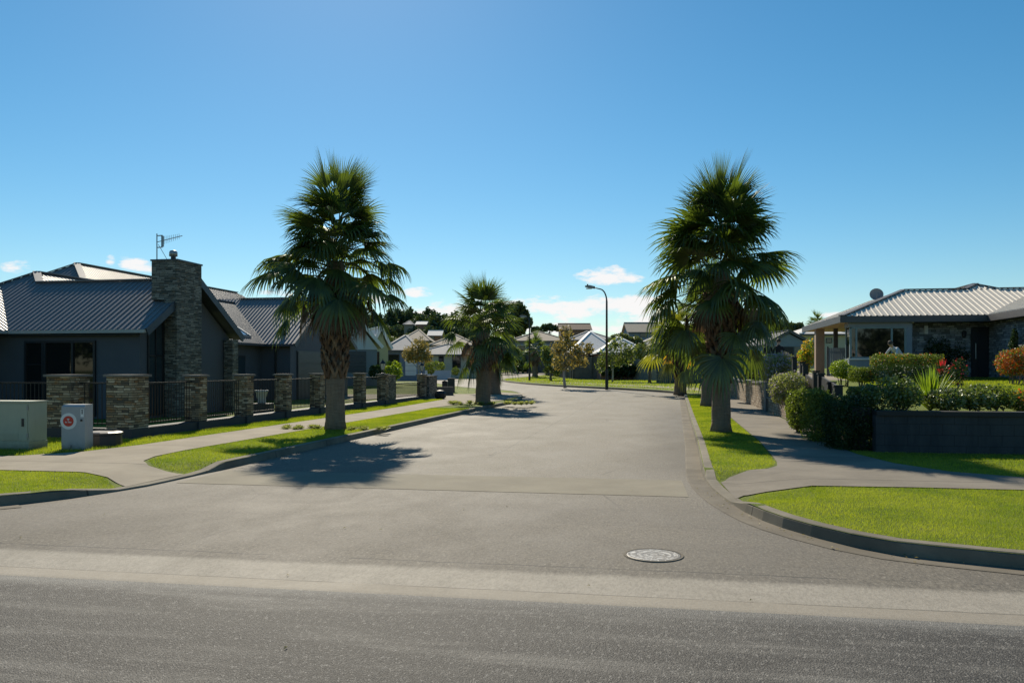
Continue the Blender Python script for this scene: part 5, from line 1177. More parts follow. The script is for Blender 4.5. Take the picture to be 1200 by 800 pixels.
# ------------------------------------------------------------------ HOUSES (world coordinates with a yaw)
def house(name, label, pxl, pxr, y_eave, y_top, Y, depth=8.0, roof='roof_grey', wall='wall_cream', style='hip', yaw=0.0, ridge=0.35, zbase=None, wins=(), cat='house', over=0.4, doors=(), extra=None, gable_mat=None):
    """front wall centred between two pixels at distance Y; windows given as pixel boxes (x0,x1,y0,y1)"""
    xl, xr = X_at(pxl, Y), X_at(pxr, Y); cx = (xl+xr)/2; W = xr-xl; ze = Z_at(y_eave, Y); zr = Z_at(y_top, Y+(depth/2 if style != 'front' else 0))
    z0 = zbase if zbase is not None else terr(cx, Y)-0.3
    T = Thing(name, label, cat, (0, 0, 0), yaw); T.o.location = (cx, Y, z0); T.base = Vector((0, 0, 0))
    ze -= z0; zr -= z0; x0, x1 = -W/2+over, W/2-over; y0, y1 = over, depth-over
    w = MB(); w.box(x0, x1, y0, y1, 0, ze-0.08)
    if style == 'front': w.add([(x0,y0+0.001,ze-0.08),(x1,y0+0.001,ze-0.08),(0,y0+0.001,zr-0.25),(x0,y1,ze-0.08),(x1,y1,ze-0.08),(0,y1,zr-0.25)], [(0,1,2),(4,3,5),(0,2,5,3),(1,4,5,2)])
    if style == 'side': w.add([(x0,y0,ze-0.08),(x0,y1,ze-0.08),(x0,(y0+y1)/2,zr-0.25),(x1,y0,ze-0.08),(x1,y1,ze-0.08),(x1,(y0+y1)/2,zr-0.25)], [(1,0,2),(3,4,5),(0,3,5,2),(4,1,2,5)])
    T.part('wall', w, M[wall])
    if gable_mat and style == 'front':
        g = MB(); g.add([(x0,y0-0.03,ze-0.1),(x1,y0-0.03,ze-0.1),(0,y0-0.03,zr-0.3)], [(0,1,2)]); g.box(x0, x1, y0-0.05, y0-0.002, ze-0.2, ze-0.1); T.part('gable', g, M[gable_mat])
    X0, X1, Y0, Y1 = -W/2, W/2, 0, depth; r = MB(); th = 0.12
    def slab(poly):
        n = len(poly); lo = [(p[0], p[1], p[2]-th) for p in poly]; r.add(list(poly)+lo, [tuple(range(n)), tuple(range(2*n-1, n-1, -1))]+[(i, n+i, n+(i+1) % n, (i+1) % n) for i in range(n)])
    cap = MB()
    if style == 'hip':
        rx = min(W/2-0.05, depth/2)*1.0; ra, rb = (X0+rx, X1-rx); ym = depth/2
        if rb < ra: ra = rb = 0
        slab([(X0,Y0,ze),(X1,Y0,ze),(rb,ym,zr),(ra,ym,zr)]); slab([(X1,Y1,ze),(X0,Y1,ze),(ra,ym,zr),(rb,ym,zr)]); slab([(X1,Y0,ze),(X1,Y1,ze),(rb,ym,zr)]); slab([(X0,Y1,ze),(X0,Y0,ze),(ra,ym,zr)])
        for p, q in (((X0,Y0,ze),(ra,ym,zr)), ((X1,Y0,ze),(rb,ym,zr)), ((ra,ym,zr),(rb,ym,zr))):
            if (Vector(p)-Vector(q)).length > 0.3: cap.bar((p[0],p[1],p[2]+0.04),(q[0],q[1],q[2]+0.04),0.3,0.08)
    elif style == 'front':
        slab([(X0,Y0,ze),(0,Y0,zr),(0,Y1,zr),(X0,Y1,ze)]); slab([(0,Y0,zr),(X1,Y0,ze),(X1,Y1,ze),(0,Y1,zr)]); cap.bar((0,Y0,zr+0.04),(0,Y1,zr+0.04),0.3,0.08)
        cap.bar((X0,Y0-0.02,ze-0.05),(0,Y0-0.02,zr-0.05),0.06,0.24); cap.bar((X1,Y0-0.02,ze-0.05),(0,Y0-0.02,zr-0.05),0.06,0.24)
    else:
        ym = depth/2; slab([(X0,Y0,ze),(X1,Y0,ze),(X1,ym,zr),(X0,ym,zr)]); slab([(X1,Y1,ze),(X0,Y1,ze),(X0,ym,zr),(X1,ym,zr)]); cap.bar((X0,ym,zr+0.04),(X1,ym,zr+0.04),0.3,0.08)
    ro = T.part('roof', r, M[roof]); T.part('ridge_cap', cap, M['white_paint' if roof == 'roof_pale' else 'tan_fascia' if style == 'front' else roof], parent=ro)
    f = MB(); f.box(X0-0.05, X1+0.05, -0.07, -0.003, ze-0.16, ze-0.0)
    if style != 'front': T.part('gutter', f, M['tan_fascia'])
    s_ = (Y+over)/F
    for (a, b, yt, yb) in wins:
        q0 = (a-600)*s_-cx; q1 = (b-600)*s_-cx; t0 = EYE-(yb-HOR)*s_-z0; t1 = EYE-(yt-HOR)*s_-z0
        fr = MB(); yy = y0
        fr.box(q0, q1, yy-0.06, yy-0.003, t1-0.07, t1); fr.box(q0, q1, yy-0.06, yy-0.003, t0, t0+0.07)
        nn = max(1, int((q1-q0)/1.1))
        for k in range(nn+1): x = q0+(q1-q0-0.06)*k/nn; fr.box(x, x+0.06, yy-0.058, yy-0.003, t0+0.07, t1-0.07)
        fo = T.part('window', fr, M['white_paint' if wall in ('wall_slate', 'wall_dark') else 'window_frame']); g = MB(); g.box(q0+0.02, q1-0.02, yy-0.03, yy-0.004, t0+0.02, t1-0.02); T.part('pane', g, M['glass_dark'], parent=fo)
    for (a, b, yt, yb, mt) in doors:
        q0 = (a-600)*s_-cx; q1 = (b-600)*s_-cx; t0 = EYE-(yb-HOR)*s_-z0; t1 = EYE-(yt-HOR)*s_-z0; d = MB(); hgt = (t1-t0)/4
        for k in range(4): d.box(q0, q1, y0-0.07, y0-0.004, t0+k*hgt, t0+(k+1)*hgt-0.03)
        T.part('garage_door', d, M[mt])
    return T
# left side, behind the palm
house('gabled_house', 'pale weatherboard gabled house front with a dark garage door behind the big palm trunk', 393, 449, 406, 374, 60, 12, 'roof_pale', 'wall_slate', 'front', yaw=0.38, wins=(), doors=((409,431,411,436,'garage_door'),), gable_mat='weatherboard', over=0.35)
house('gabled_house', 'second gabled house with gable painted with yellow green bounce light just right of the weatherboard one', 434, 460, 408, 383, 70, 12, 'roof_pale', 'wall_bounce_tint', 'front', yaw=0.38, wins=((437,446,412,432),), over=0.3)
house('hip_roof_house', 'blue grey house with grey hipped roof and a white garage door beside the gabled houses', 446, 492, 410, 393, 84, 9, 'roof_grey', 'wall_blue', 'hip', wins=((455,468,415,428),), doors=((475,488,416,440,'white_paint'),))
house('hip_roof_house', 'cream house with dark windows and pale hipped roof beyond the side street', 478, 566, 415, 403, 104, 10, 'roof_grey', 'wall_cream', 'hip', wins=((500,506,417,431),(514,520,417,431),(530,540,417,431),(548,556,417,430)), doors=((484,495,417,438,'white_paint'),))
house('hip_roof_house', 'tan tiled hipped roof rising behind the cream house', 502, 560, 404, 392, 122, 10, 'roof_tan', 'wall_taupe', 'hip')
house('hip_roof_house', 'tall grey tiled hipped roof house above the autumn tree', 468, 505, 399, 386, 150, 12, 'roof_tan', 'wall_taupe', 'hip', wins=((472,480,400,407),))
house('hip_roof_house', 'small distant house with a pale roof right of the tall tiled hip', 500, 518, 393, 387, 175, 8, 'roof_pale', 'wall_brick', 'side', wins=((503,509,394,400),))
house('long_shed', 'long white roofed shed on the hillside below the dark tree row', 486, 500, 380, 376.5, 300, 12, 'roof_pale', 'wall_brick', 'side', cat='shed')
house('hip_roof_house', 'pale roofed cottage half hidden in trees at the left of the white shed', 472, 485, 380, 375.5, 290, 8, 'roof_grey', 'wall_taupe', 'hip')
# centre
house('hip_roof_house', 'wide low house with tan roof and dark walls behind the small distant palm', 596, 668, 399, 388, 138, 11, 'roof_tan', 'wall_slate', 'hip', wins=((636,645,404,414),(606,616,404,412)), doors=((628,641,416,427,'wall_blue'),))
house('two_storey_house', 'brown roofed upper storey house at the top of the rise behind the autumn street tree', 655, 694, 386, 379, 190, 9, 'roof_brown', 'wall_brick', 'side', wins=((684,691,387,394),))
house('hip_roof_house', 'large pale roofed house behind the timber fence left of the tall street lamp', 668, 726, 412, 389, 96, 11, 'roof_pale', 'wall_brick', 'hip', wins=((690,702,415,423),), zbase=0.3)
house('hip_roof_house', 'bright roofed house behind the timber fence right of the tall street lamp', 700, 762, 413, 395, 88, 9, 'roof_pale', 'wall_brick', 'hip', zbase=0.3, wins=((745,752,416,422),))
house('hip_roof_house', 'pale grey roof between the street lamp and the slate gabled house', 664, 722, 398, 388, 120, 10, 'roof_grey', 'wall_taupe', 'hip')
house('two_storey_house', 'slate blue upper storey house on the skyline right of the tall street lamp', 735, 776, 389, 378, 150, 9, 'roof_tan', 'wall_blue', 'side', wins=((750,758,390,395),))
house('hip_roof_house', 'low pale roof behind the yellow fronded palm', 748, 812, 405, 391, 112, 10, 'roof_grey', 'wall_taupe', 'hip', wins=((760,768,408,415),))
# right
house('carport_house', 'low blue grey gabled carport building behind the two people', 896, 955, 403, 387, 72, 8, 'roof_slate', 'wall_slate', 'front', zbase=1.5, doors=((918,929.5,406,428,'black_steel'),(930.5,941,406,428,'wall_taupe')), gable_mat='bay_panel', cat='carport', over=0.25)  # black panel paints the shade of the open bay; taupe one is the slatted wall
house('hip_roof_house', 'cream walled house glimpsed between the carport and the tan porch column', 938, 1000, 391, 381, 84, 8, 'roof_pale', 'wall_cream', 'hip', zbase=1.6, wins=((968,975,396,402),))
house('hip_roof_house', 'dim grey house behind the shrubs left of the carport', 858, 905, 404, 392, 96, 8, 'roof_slate', 'wall_taupe', 'hip', zbase=1.8)

# ------------------------------------------------------------------ FENCES beyond the reserve
def plank_fence(label, p0, p1, ytop0, ytop1, mat, zoff=0.0, cap=True):
    """p0, p1 world points; tops given as pixel rows"""
    a, b = Vector((p0[0], p0[1], 0)), Vector((p1[0], p1[1], 0)); L = (b-a).length; n = int(L/0.16); T = Thing('timber_fence', label, 'fence', ((a.x+b.x)/2, (a.y+b.y)/2, zg((a.y+b.y)/2)), 'w')
    m_ = MB(); d = (b-a)/L; nrm = Vector((-d.y, d.x, 0)); r2 = random.Random(n)
    for k in range(n):
        c = a+d*(L*(k+0.5)/n); t = (k+0.5)/n; zt = Z_at(ytop0+(ytop1-ytop0)*t, c.y)+r2.uniform(-0.02, 0.02); z0 = zg(c.y)+0.05
        m_.bar((c.x,c.y,z0),(c.x,c.y,zt),0.145,0.02,nrm)
    T.part('palings', m_, M[mat]); m_ = MB(); k = 0
    while k <= L: c = a+d*k-nrm*0.06; zt = Z_at(ytop0+(ytop1-ytop0)*k/L, c.y); m_.box(c.x-0.06, c.x+0.06, c.y-0.06, c.y+0.06, zg(c.y), zt+0.06); k += 2.4
    T.part('posts', m_, M[mat])
plank_fence('dark timber paling fence behind the reserve left of the tall street lamp', G(672, 445.5), G(738, 446.2), 418, 418, 'fence_dark')
plank_fence('weathered paling fence behind the reserve right of the tall street lamp', G(738, 446.2), G(776, 447.5), 420, 422, 'fence_timber')
plank_fence('dark paling fence behind the bushy green tree of the reserve', G(640, 440.5), G(672, 445.0), 420, 419, 'fence_dark')
plank_fence('grey paling fence behind the far palm and lamp', (X_at(596, 128), 128), (X_at(660, 118), 118), 415, 416, 'fence_dark')
m_ = MB(); x0, y0 = G(770, 450.5); x1, y1 = G(800, 450.5); m_.box(x0, x1+3, y0, y0+0.4, zg(y0), Z_at(421, y0))
single('stone_wall', 'brown block wall at the end of the paling fence behind the yellow fronded palm', 'wall', m_, M['chimney_stone'], ((x0+x1)/2, y0, zg(y0)), 'w')

# ------------------------------------------------------------------ TREES
def tree(name, label, base, H, crown, n, size, mat, trunk_r=0.12, bark='bark', lean=(0, 0), group=None, limbs=7, shell=0.55, seed=1, crown_z0=0.35, elong=1.8):
    """crown: lobes relative to base"""
    rg = np.random.default_rng(seed); T = Thing(name, label, 'tree', base, 'w', group)
    P, N = leafpts(crown, n, rg, shell); v, f = leafquads(P, N, size, rg, elong); fastmesh('crown', v, f, M[mat], T.o)
    mb = MB(); top = H*0.78
    pts = [(base[0]+lean[0]*t*H+0.02*H*math.sin(5*t+seed), base[1]+lean[1]*t*H, base[2]-0.05+t*top) for t in (0, .15, .35, .6, .85, 1)]
    mb.tube(pts, [trunk_r*1.35, trunk_r, trunk_r*.85, trunk_r*.6, trunk_r*.35, trunk_r*.15], 9); tr = T.part('trunk', mb, M[bark], smooth=True)
    mb = MB()
    for k in range(limbs):
        l = crown[k % len(crown)]; t = crown_z0+0.5*(k/limbs); p0 = Vector(pts[0]).lerp(Vector(pts[-1]), t); a = k*2.4
        e = Vector((base[0]+l[0]+0.6*l[3]*math.cos(a), base[1]+l[1]+0.6*l[4]*math.sin(a), base[2]+l[2]+0.35*l[5])); m_ = p0.lerp(e, 0.5)+Vector((0, 0, -0.03*H))
        mb.tube([tuple(p0), tuple(m_), tuple(e)], [trunk_r*0.45, trunk_r*0.28, trunk_r*0.08], 6)
    T.part('limb', mb, M[bark]); return T
def pxtree(name, label, cx, py_base, spec, n, size, mat, Y=None, z0=None, H=None, **kw):
    if Y is None: x, Y = G(cx, py_base, KH); z0 = verge_z(x, Y)
    else:
        x = X_at(cx, Y); z0 = z0 if z0 is not None else terr(x, Y)
    base = (x, Y, z0); cr = []
    for px, py, hw, hh in spec:
        dd = min(hw, hh*1.6)/F*Y; cr.append((X_at(px, Y)-x, rng.uniform(-0.3, 0.3)*dd, Z_at(py, Y)-z0, hw/F*Y, dd*0.9, hh/F*Y))
    H = H or max(c[2]+c[5] for c in cr); return tree(name, label, base, H, cr, n, size, mat, **kw)
pxtree('street_tree', 'thin autumn tree with brown leaves and a pale trunk on the kerb of the reserve', 662, 453.5, [(664,397,9,18),(655,410,12,12),(676,412,13,12),(662,426,17,9),(690,408,7,6),(682,424,9,6)], 1300, 0.25, 'autumn', bark='bark_pale', trunk_r=0.09, seed=3, shell=0.95)
pxtree('street_tree', 'bushy yellow green tree low on the reserve left of the pale trunked tree', 646, 446, [(648,424,10,10),(640,416,7,10),(652,432,8,8)], 1800, 0.32, 'tree_mid', seed=4, shell=0.8)
pxtree('street_tree', 'slender olive tree on the reserve just right of the tall street lamp', 718, 447.5, [(712,420,13,12),(722,404,12,10),(738,412,14,10),(728,422,14,8),(704,428,7,9)], 1500, 0.26, 'tree_mid', bark='bark_pale', trunk_r=0.08, seed=6, shell=0.95, lean=(-0.04, 0))
pxtree('street_tree', 'small brown leaved autumn tree on the left verge by the farther lantern pillar', 490, 455.5, [(492,408,11,13),(480,414,10,9),(498,418,9,10),(484,420,9,6)], 3400, 0.15, 'autumn', Y=66, z0=zg(66)+0.1, trunk_r=0.07, bark='bark_pale', seed=7, shell=0.9)
pxtree('garden_tree', 'dark green shrubby tree against the timber fence right of the street lamp', 728, 444, [(722,430,16,12),(738,433,14,9),(714,434,10,8)], 2000, 0.35, 'hedge_dark', seed=9, Y=88, z0=0.5)
pxtree('garden_tree', 'loose grey green tree against the fence left of the yellow fronded palm', 762, 446, [(762,418,12,14),(772,408,12,12),(752,412,9,10)], 1800, 0.32, 'tree_mid', seed=10, Y=72, z0=0.5)
pxtree('garden_tree', 'round green tree filling the gap behind the far lamp and palm', 608, 440, [(604,420,12,10),(614,428,12,8),(600,412,9,8)], 1500, 0.5, 'tree_mid', seed=11, Y=125, z0=1.2)
pxtree('garden_tree', 'dark green tree behind the bushy yellow green one near the fence end', 650, 440, [(652,430,14,10),(664,434,12,8),(676,433,12,8)], 1800, 0.4, 'tree_dark', seed=12, Y=110, z0=0.8)
pxtree('garden_tree', 'olive tree in front of the pale roofs right of the slender olive street tree', 745, 440, [(728,398,12,8),(744,401,10,7),(716,402,7,6)], 1500, 0.4, 'tree_olive', seed=13, Y=100, z0=0.6)
pxtree('pine_tree', 'tall dark pine with layered umbrella crown behind the left verge palms', 606, 405, [(605,362,11,8),(596,372,14,8),(612,378,12,8),(600,386,17,8),(612,368,8,5)], 4200, 0.9, 'tree_dark', Y=165, trunk_r=0.5, seed=14, shell=0.8, z0=2.0)
pxtree('pine_tree', 'flat topped dark pine on the skyline left of the brown roofed upper storey', 643, 395, [(642,383,8,4),(648,384,6,3.5),(636,386,5,3)], 1200, 0.8, 'tree_dark', Y=230, trunk_r=0.4, seed=15, shell=0.8)
pxtree('pine_tree', 'small round dark tree on the skyline right of the umbrella pine', 628, 395, [(628,387,6,4.5),(633,389,4,3)], 800, 0.8, 'tree_dark', Y=225, trunk_r=0.4, seed=16)
pxtree('pine_tree', 'distant dark tree peeping over the garage wing roof of the slate house', 270, 400, [(264,354,9,5),(275,354,9,6),(283,358,8,5),(256,358,6,4)], 2000, 0.45, 'tree_dark', Y=110, z0=1.0, trunk_r=0.4, seed=18)
# right-hand background
pxtree('garden_tree', 'dark broad tree behind the carport roof at its left', 880, 420, [(880,392,16,12),(866,398,14,12),(896,388,12,9)], 2600, 0.45, 'tree_mid', Y=92, z0=1.8, seed=19)
pxtree('garden_tree', 'green palm like tree mass just behind the carport gable', 918, 410, [(912,383,14,7),(930,385,14,7),(902,384,9,8),(943,388,8,5)], 2800, 0.5, 'tree_dark', Y=100, z0=1.8, seed=20)
pxtree('garden_tree', 'rounded green tree between the carport and the tan porch column', 962, 415, [(948,393,9,7),(968,404,8,8),(938,398,6,6)], 1600, 0.4, 'tree_mid', Y=90, z0=1.6, seed=22)
pxtree('garden_tree', 'low olive tree behind the stone wall at the left of the big right hand palm', 815, 440, [(815,424,14,12),(836,428,12,10),(852,426,12,12)], 2400, 0.35, 'tree_mid', Y=76, z0=0.8, seed=23)
palm('fan_palm', 'tiny palm top poking up behind the porch roof of the right house', (X_at(957, 105), 105, 1.9), 7.6, (4.6, 6.2), R=1.0, Lp=0.8, n=26, nl=12, r_low=0.2, r_top=0.22, boots=(3, 4.4), dead=3, seed=41, low_el=-30)
# hedges and garden shrubs in the middle distance on the left
def midshrub(label, cx, Y, yb, yt, hw, n, size, mat, box=False, cat='shrub', name='shrub'):
    z0 = Z_at(yb, Y); hh = (yb-yt)/2
    return pxshrub(name, label, cat, cx, Y, z0, [(cx, (yb+yt)/2, hw, hh*1.05, max(0.35, hw/F*Y*0.6), 0)], n, size, M[mat] and mat, box=box, shell=0.4, seed=int(cx+Y))
midshrub('flat topped lime hedge below the blue grey house', 461, 68, 440, 424, 9, 1500, 0.16, 'shrub_lime', True, 'hedge', 'hedge')
midshrub('bright lime shrub behind the nearer lantern pillar', 459, 58, 446, 428, 12, 2200, 0.13, 'shrub_lime')
midshrub('dark green shrub beside the garage of the weatherboard house', 441, 57, 444, 428, 9, 1300, 0.14, 'hedge_dark')
midshrub('clipped dark green hedge in front of the cream house', 508, 98, 436, 424, 12, 1300, 0.2, 'hedge_mid', True, 'hedge', 'hedge')
for cx, yb, r, lab in ((505, 440, 4.2, 'small round topiary ball left of the side street corner'), (534, 441, 4.8, 'round topiary ball on a short stem by the far kerb')):
    Y = 92; pxshrub('topiary_ball', lab, 'topiary', cx, Y, Z_at(yb, Y), [(cx, yb-r-1.5, r, r, r/F*Y, 0)], 900, 0.12, 'hedge_mid', shell=0.3, seed=cx)
m_ = MB(); Y = 95.0; m_.box(X_at(495, Y), X_at(528, Y), Y, Y+0.25, zg(Y), Z_at(434.5, Y)); m_.box(X_at(494.5, Y), X_at(528.5, Y), Y-0.04, Y+0.29, Z_at(434.5, Y)+0.003, Z_at(433.8, Y))
single('low_wall', 'low pale blue wall in front of the clipped hedge of the cream house', 'wall', m_, M['wall_white'], (X_at(511, Y), Y, zg(Y)), 'w')
midshrub('brown green shrub bank at the back of the far bend', 585, 118, 434, 420, 22, 1500, 0.3, 'tree_olive')
midshrub('yellowish green shrub on the far lawn behind the pair of palms', 560, 110, 436, 424, 14, 1200, 0.25, 'hedge_mid')

# hillside trees: a few kinds, copied
protos = []
def hilltree(kind, seed):
    rg = random.Random(seed); H = 11.0
    if kind == 'tall': cr = [(0,0,8.2,2.0,2.0,2.6),(0.5,0,6.2,2.9,2.8,2.6),(-0.7,0.3,4.2,3.2,3.0,2.2),(0.3,0,10.2,1.1,1.1,1.6)]; mt = 'tree_dark'
    elif kind == 'round': cr = [(0,0,6.0,3.8,3.6,3.0),(2.2,0,4.8,2.6,2.5,2.2),(-2.2,0.5,5.0,2.6,2.4,2.4)]; mt = 'tree_dark'; H = 8.8
    else: cr = [(0,0,3.4,3.0,2.8,2.2),(1.8,0,2.8,2.2,2.0,1.8),(-1.9,0.4,2.9,2.3,2.0,1.9)]; mt = 'tree_olive'; H = 5.6
    return cr, mt, H
HT = {'tall': ('tall dark tree standing in the long row along the hilltop left of centre', 'trees of the hilltop row'), 'round': ('broad dark rounded tree among the hilltop row left of centre', 'trees of the hilltop row'), 'low': ('low olive green tree scattered on the hillside below the dark row', 'trees on the hillside')}
first = {}
for i, kd in enumerate(('tall', 'round', 'low')):
    cr, mt, H = hilltree(kd, i)
    T = tree('hill_tree', HT[kd][0], (0, 0, 0), H, cr, 1500, 0.95, mt, trunk_r=0.35, limbs=5, group=HT[kd][1], seed=60+i, shell=0.6); first[kd] = T.o
used = set(); r3 = random.Random(77)
spots = []
for i, px in enumerate(range(432, 560, 7)): spots.append(('tall' if (i*7) % 3 else 'round', px+r3.uniform(-2, 2), 330+r3.uniform(-18, 18), None))
for i, px in enumerate(range(436, 556, 16)): spots.append(('round', px+r3.uniform(-4, 4), 300+r3.uniform(-10, 10), 0.85))
for px in (446, 462, 470, 476, 481, 488, 496, 508, 522, 540, 552, 470, 530, 455, 515): spots.append(('low', px+r3.uniform(-5, 5), 235+r3.uniform(-45, 40), None))
for px in (-330, -220, -120, 60, 150, 240, 330, 655, 690, 704, 715, 790, 830, 1010, 1100, 1220, 1340, 1460): spots.append(('round', px, 330+r3.uniform(-30, 60), 0.6))
tops = {'tall': lambda px: 366 if px < 452 else 362+abs(px-475)*0.12 , 'round': lambda px: 368}
for kd, px, Y, sc in spots:
    x = X_at(px, Y); z = terr(x, Y)-0.2; H = {'tall': 11.8, 'round': 9.0, 'low': 5.6}[kd]
    if sc is None:
        if kd == 'tall': sc = min(1.9, max(0.5, (Z_at(361+max(0, px-500)*0.16+max(0, 455-px)*0.2+r3.uniform(-2, 5), Y)-z)/H))
        elif kd == 'round': sc = min(1.9, max(0.5, (Z_at(366+r3.uniform(-2, 5), Y)-z)/H))
        else: sc = r3.uniform(0.7, 1.1)
    rz = r3.uniform(0, 6.28); lab = HT[kd][0]; gp = HT[kd][1]
    if kd == 'round' and not 425 < px < 565: lab, gp = 'rounded dark tree of the far plain seen low on the skyline', 'trees of the far skyline'
    if kd in first and kd not in used: o = first[kd]; used.add(kd); o.location = (x, Y, z); o.scale = (sc,)*3; o.rotation_euler = (0, 0, rz)
    else: dup(first[kd], (x, Y, z), rz, sc, lab, gp)

# ------------------------------------------------------------------ STREET LAMPS
def lamp(label, px, py, top_py, side=-1, reach=0.85, hd=1.0):
    x, y = G(px, py, KH); z = verge_z(x, y); H = Z_at(top_py, y)-z
    T = Thing('street_lamp', label, 'street lamp', (x, y, z), 'w', 'street lamps')
    m_ = MB(); m_.tube([(x,y,z-0.1),(x,y,z+1.3)], [0.11, 0.105], 12); T.part('base', m_, M['lamp_black'])
    m_ = MB(); pts = [(x,y,z+1.3),(x,y,z+H-0.95)]; rad = [0.085, 0.065]
    for k in range(1, 9): t = k/8*PI/2*0.92; pts.append((x+side*reach*0.55*(1-math.cos(t)), y, z+H-0.95+0.85*math.sin(t))); rad.append(0.055-0.002*k)
    pts.append((x+side*reach, y, z+H-0.0)); rad.append(0.035); m_.tube(pts, rad, 10); T.part('pole', m_, M['lamp_black'], smooth=True)
    m_ = MB(); hx = x+side*reach; m_.prism([(hx-side*0.05, z+H-0.07), (hx+side*0.3, z+H-0.02), (hx+side*0.62, z+H+0.05), (hx+side*0.62, z+H+0.13), (hx+side*0.3, z+H+0.16), (hx-side*0.05, z+H+0.07)], 1, y-0.14, y+0.14); h = T.part('lamp_head', m_, M['dish_grey'])
    m_ = MB(); m_.box(min(hx+side*0.15, hx+side*0.55), max(hx+side*0.15, hx+side*0.55), y-0.1, y+0.1, z+H-0.09, z+H-0.03); T.part('lens', m_, M['lamp_lens'], parent=h)
    m_ = MB(); m_.tube([(hx+side*0.45, y, z+H+0.14), (hx+side*0.45, y, z+H+0.24)], 0.05, 8); T.part('sensor', m_, M['lamp_black'], parent=h)
lamp('tall black street lamp with curved arm on the kerb of the central reserve', 711, 454.5, 337)
lamp('smaller distant street lamp beside the small palm inside the bend', 620.5, 446, 371, reach=0.35)

# ------------------------------------------------------------------ MANHOLE, litter on the road
x, y = G(766, 650.5); b_, a_ = w2s(x, y)
T = Thing('manhole_cover', 'round pale iron manhole cover set in the asphalt at right of centre', 'manhole cover', (b_, a_, 0.0), 's')
m_ = MB(); m_.lathe([(0.238,-0.01),(0.238,0.006),(0.232,0.008)], (b_, a_, 0.0), 48); T.part('lid', m_, M['manhole'])
m_ = MB(); n = 48; vs = []; fs = []
for r, z in ((0.240, 0.002), (0.243, 0.009), (0.262, 0.009), (0.268, 0.001)): vs += [(b_+r*math.cos(2*PI*k/n), a_+r*math.sin(2*PI*k/n), z) for k in range(n)]
for j in range(3): fs += [(j*n+k, j*n+(k+1) % n, (j+1)*n+(k+1) % n, (j+1)*n+k) for k in range(n)]
m_.add(vs, fs); T.part('rim', m_, M['channel'])
r4 = random.Random(9); m_ = MB()
def leaflet(px, py, s, mat):
    x, y = G(px, py); z = zroad(*w2s(x, y))+0.006; a = r4.uniform(0, 6.3); c, k = math.cos(a)*s, math.sin(a)*s
    return [(x-c, y-k, z), (x+k*.4, y-c*.4, z+0.008), (x+c, y+k, z+0.002), (x-k*.4, y+c*.4, z+0.012)]
lm = MB()
for k in range(60):
    b2 = KR[r4.randint(5, 16)]; px_ = b2[0]-r4.uniform(0.03, 0.22); x, y = s2w(px_, b2[1]+r4.uniform(-.3, .3)); s = r4.uniform(0.008, 0.02); z = zroad(px_, b2[1])+0.02; a = r4.uniform(0, 6.3); c, q = math.cos(a)*s, math.sin(a)*s
    lm.add([(x-c, y-q, z), (x+q*.5, y-c*.5, z+0.004), (x+c, y+q, z), (x-q*.5, y+c*.5, z+0.006)], [(0,1,2,3)])
for (px, py) in ((404,619),(446,621),(122,603),(105,590),(24,630),(337,669),(594,594),(543,597),(840,592),(740,575),(335,760),(690,682),(880,697)):
    lm.add(leaflet(px, py, r4.uniform(0.012, 0.022), None), [(0,1,2,3)])
o = single('leaf_litter', 'scattered bits of dry leaf lying on the road and in the gutter', 'leaf litter', lm, M['autumn'], (1, 8, 0.0), 'w'); o['kind'] = 'stuff'

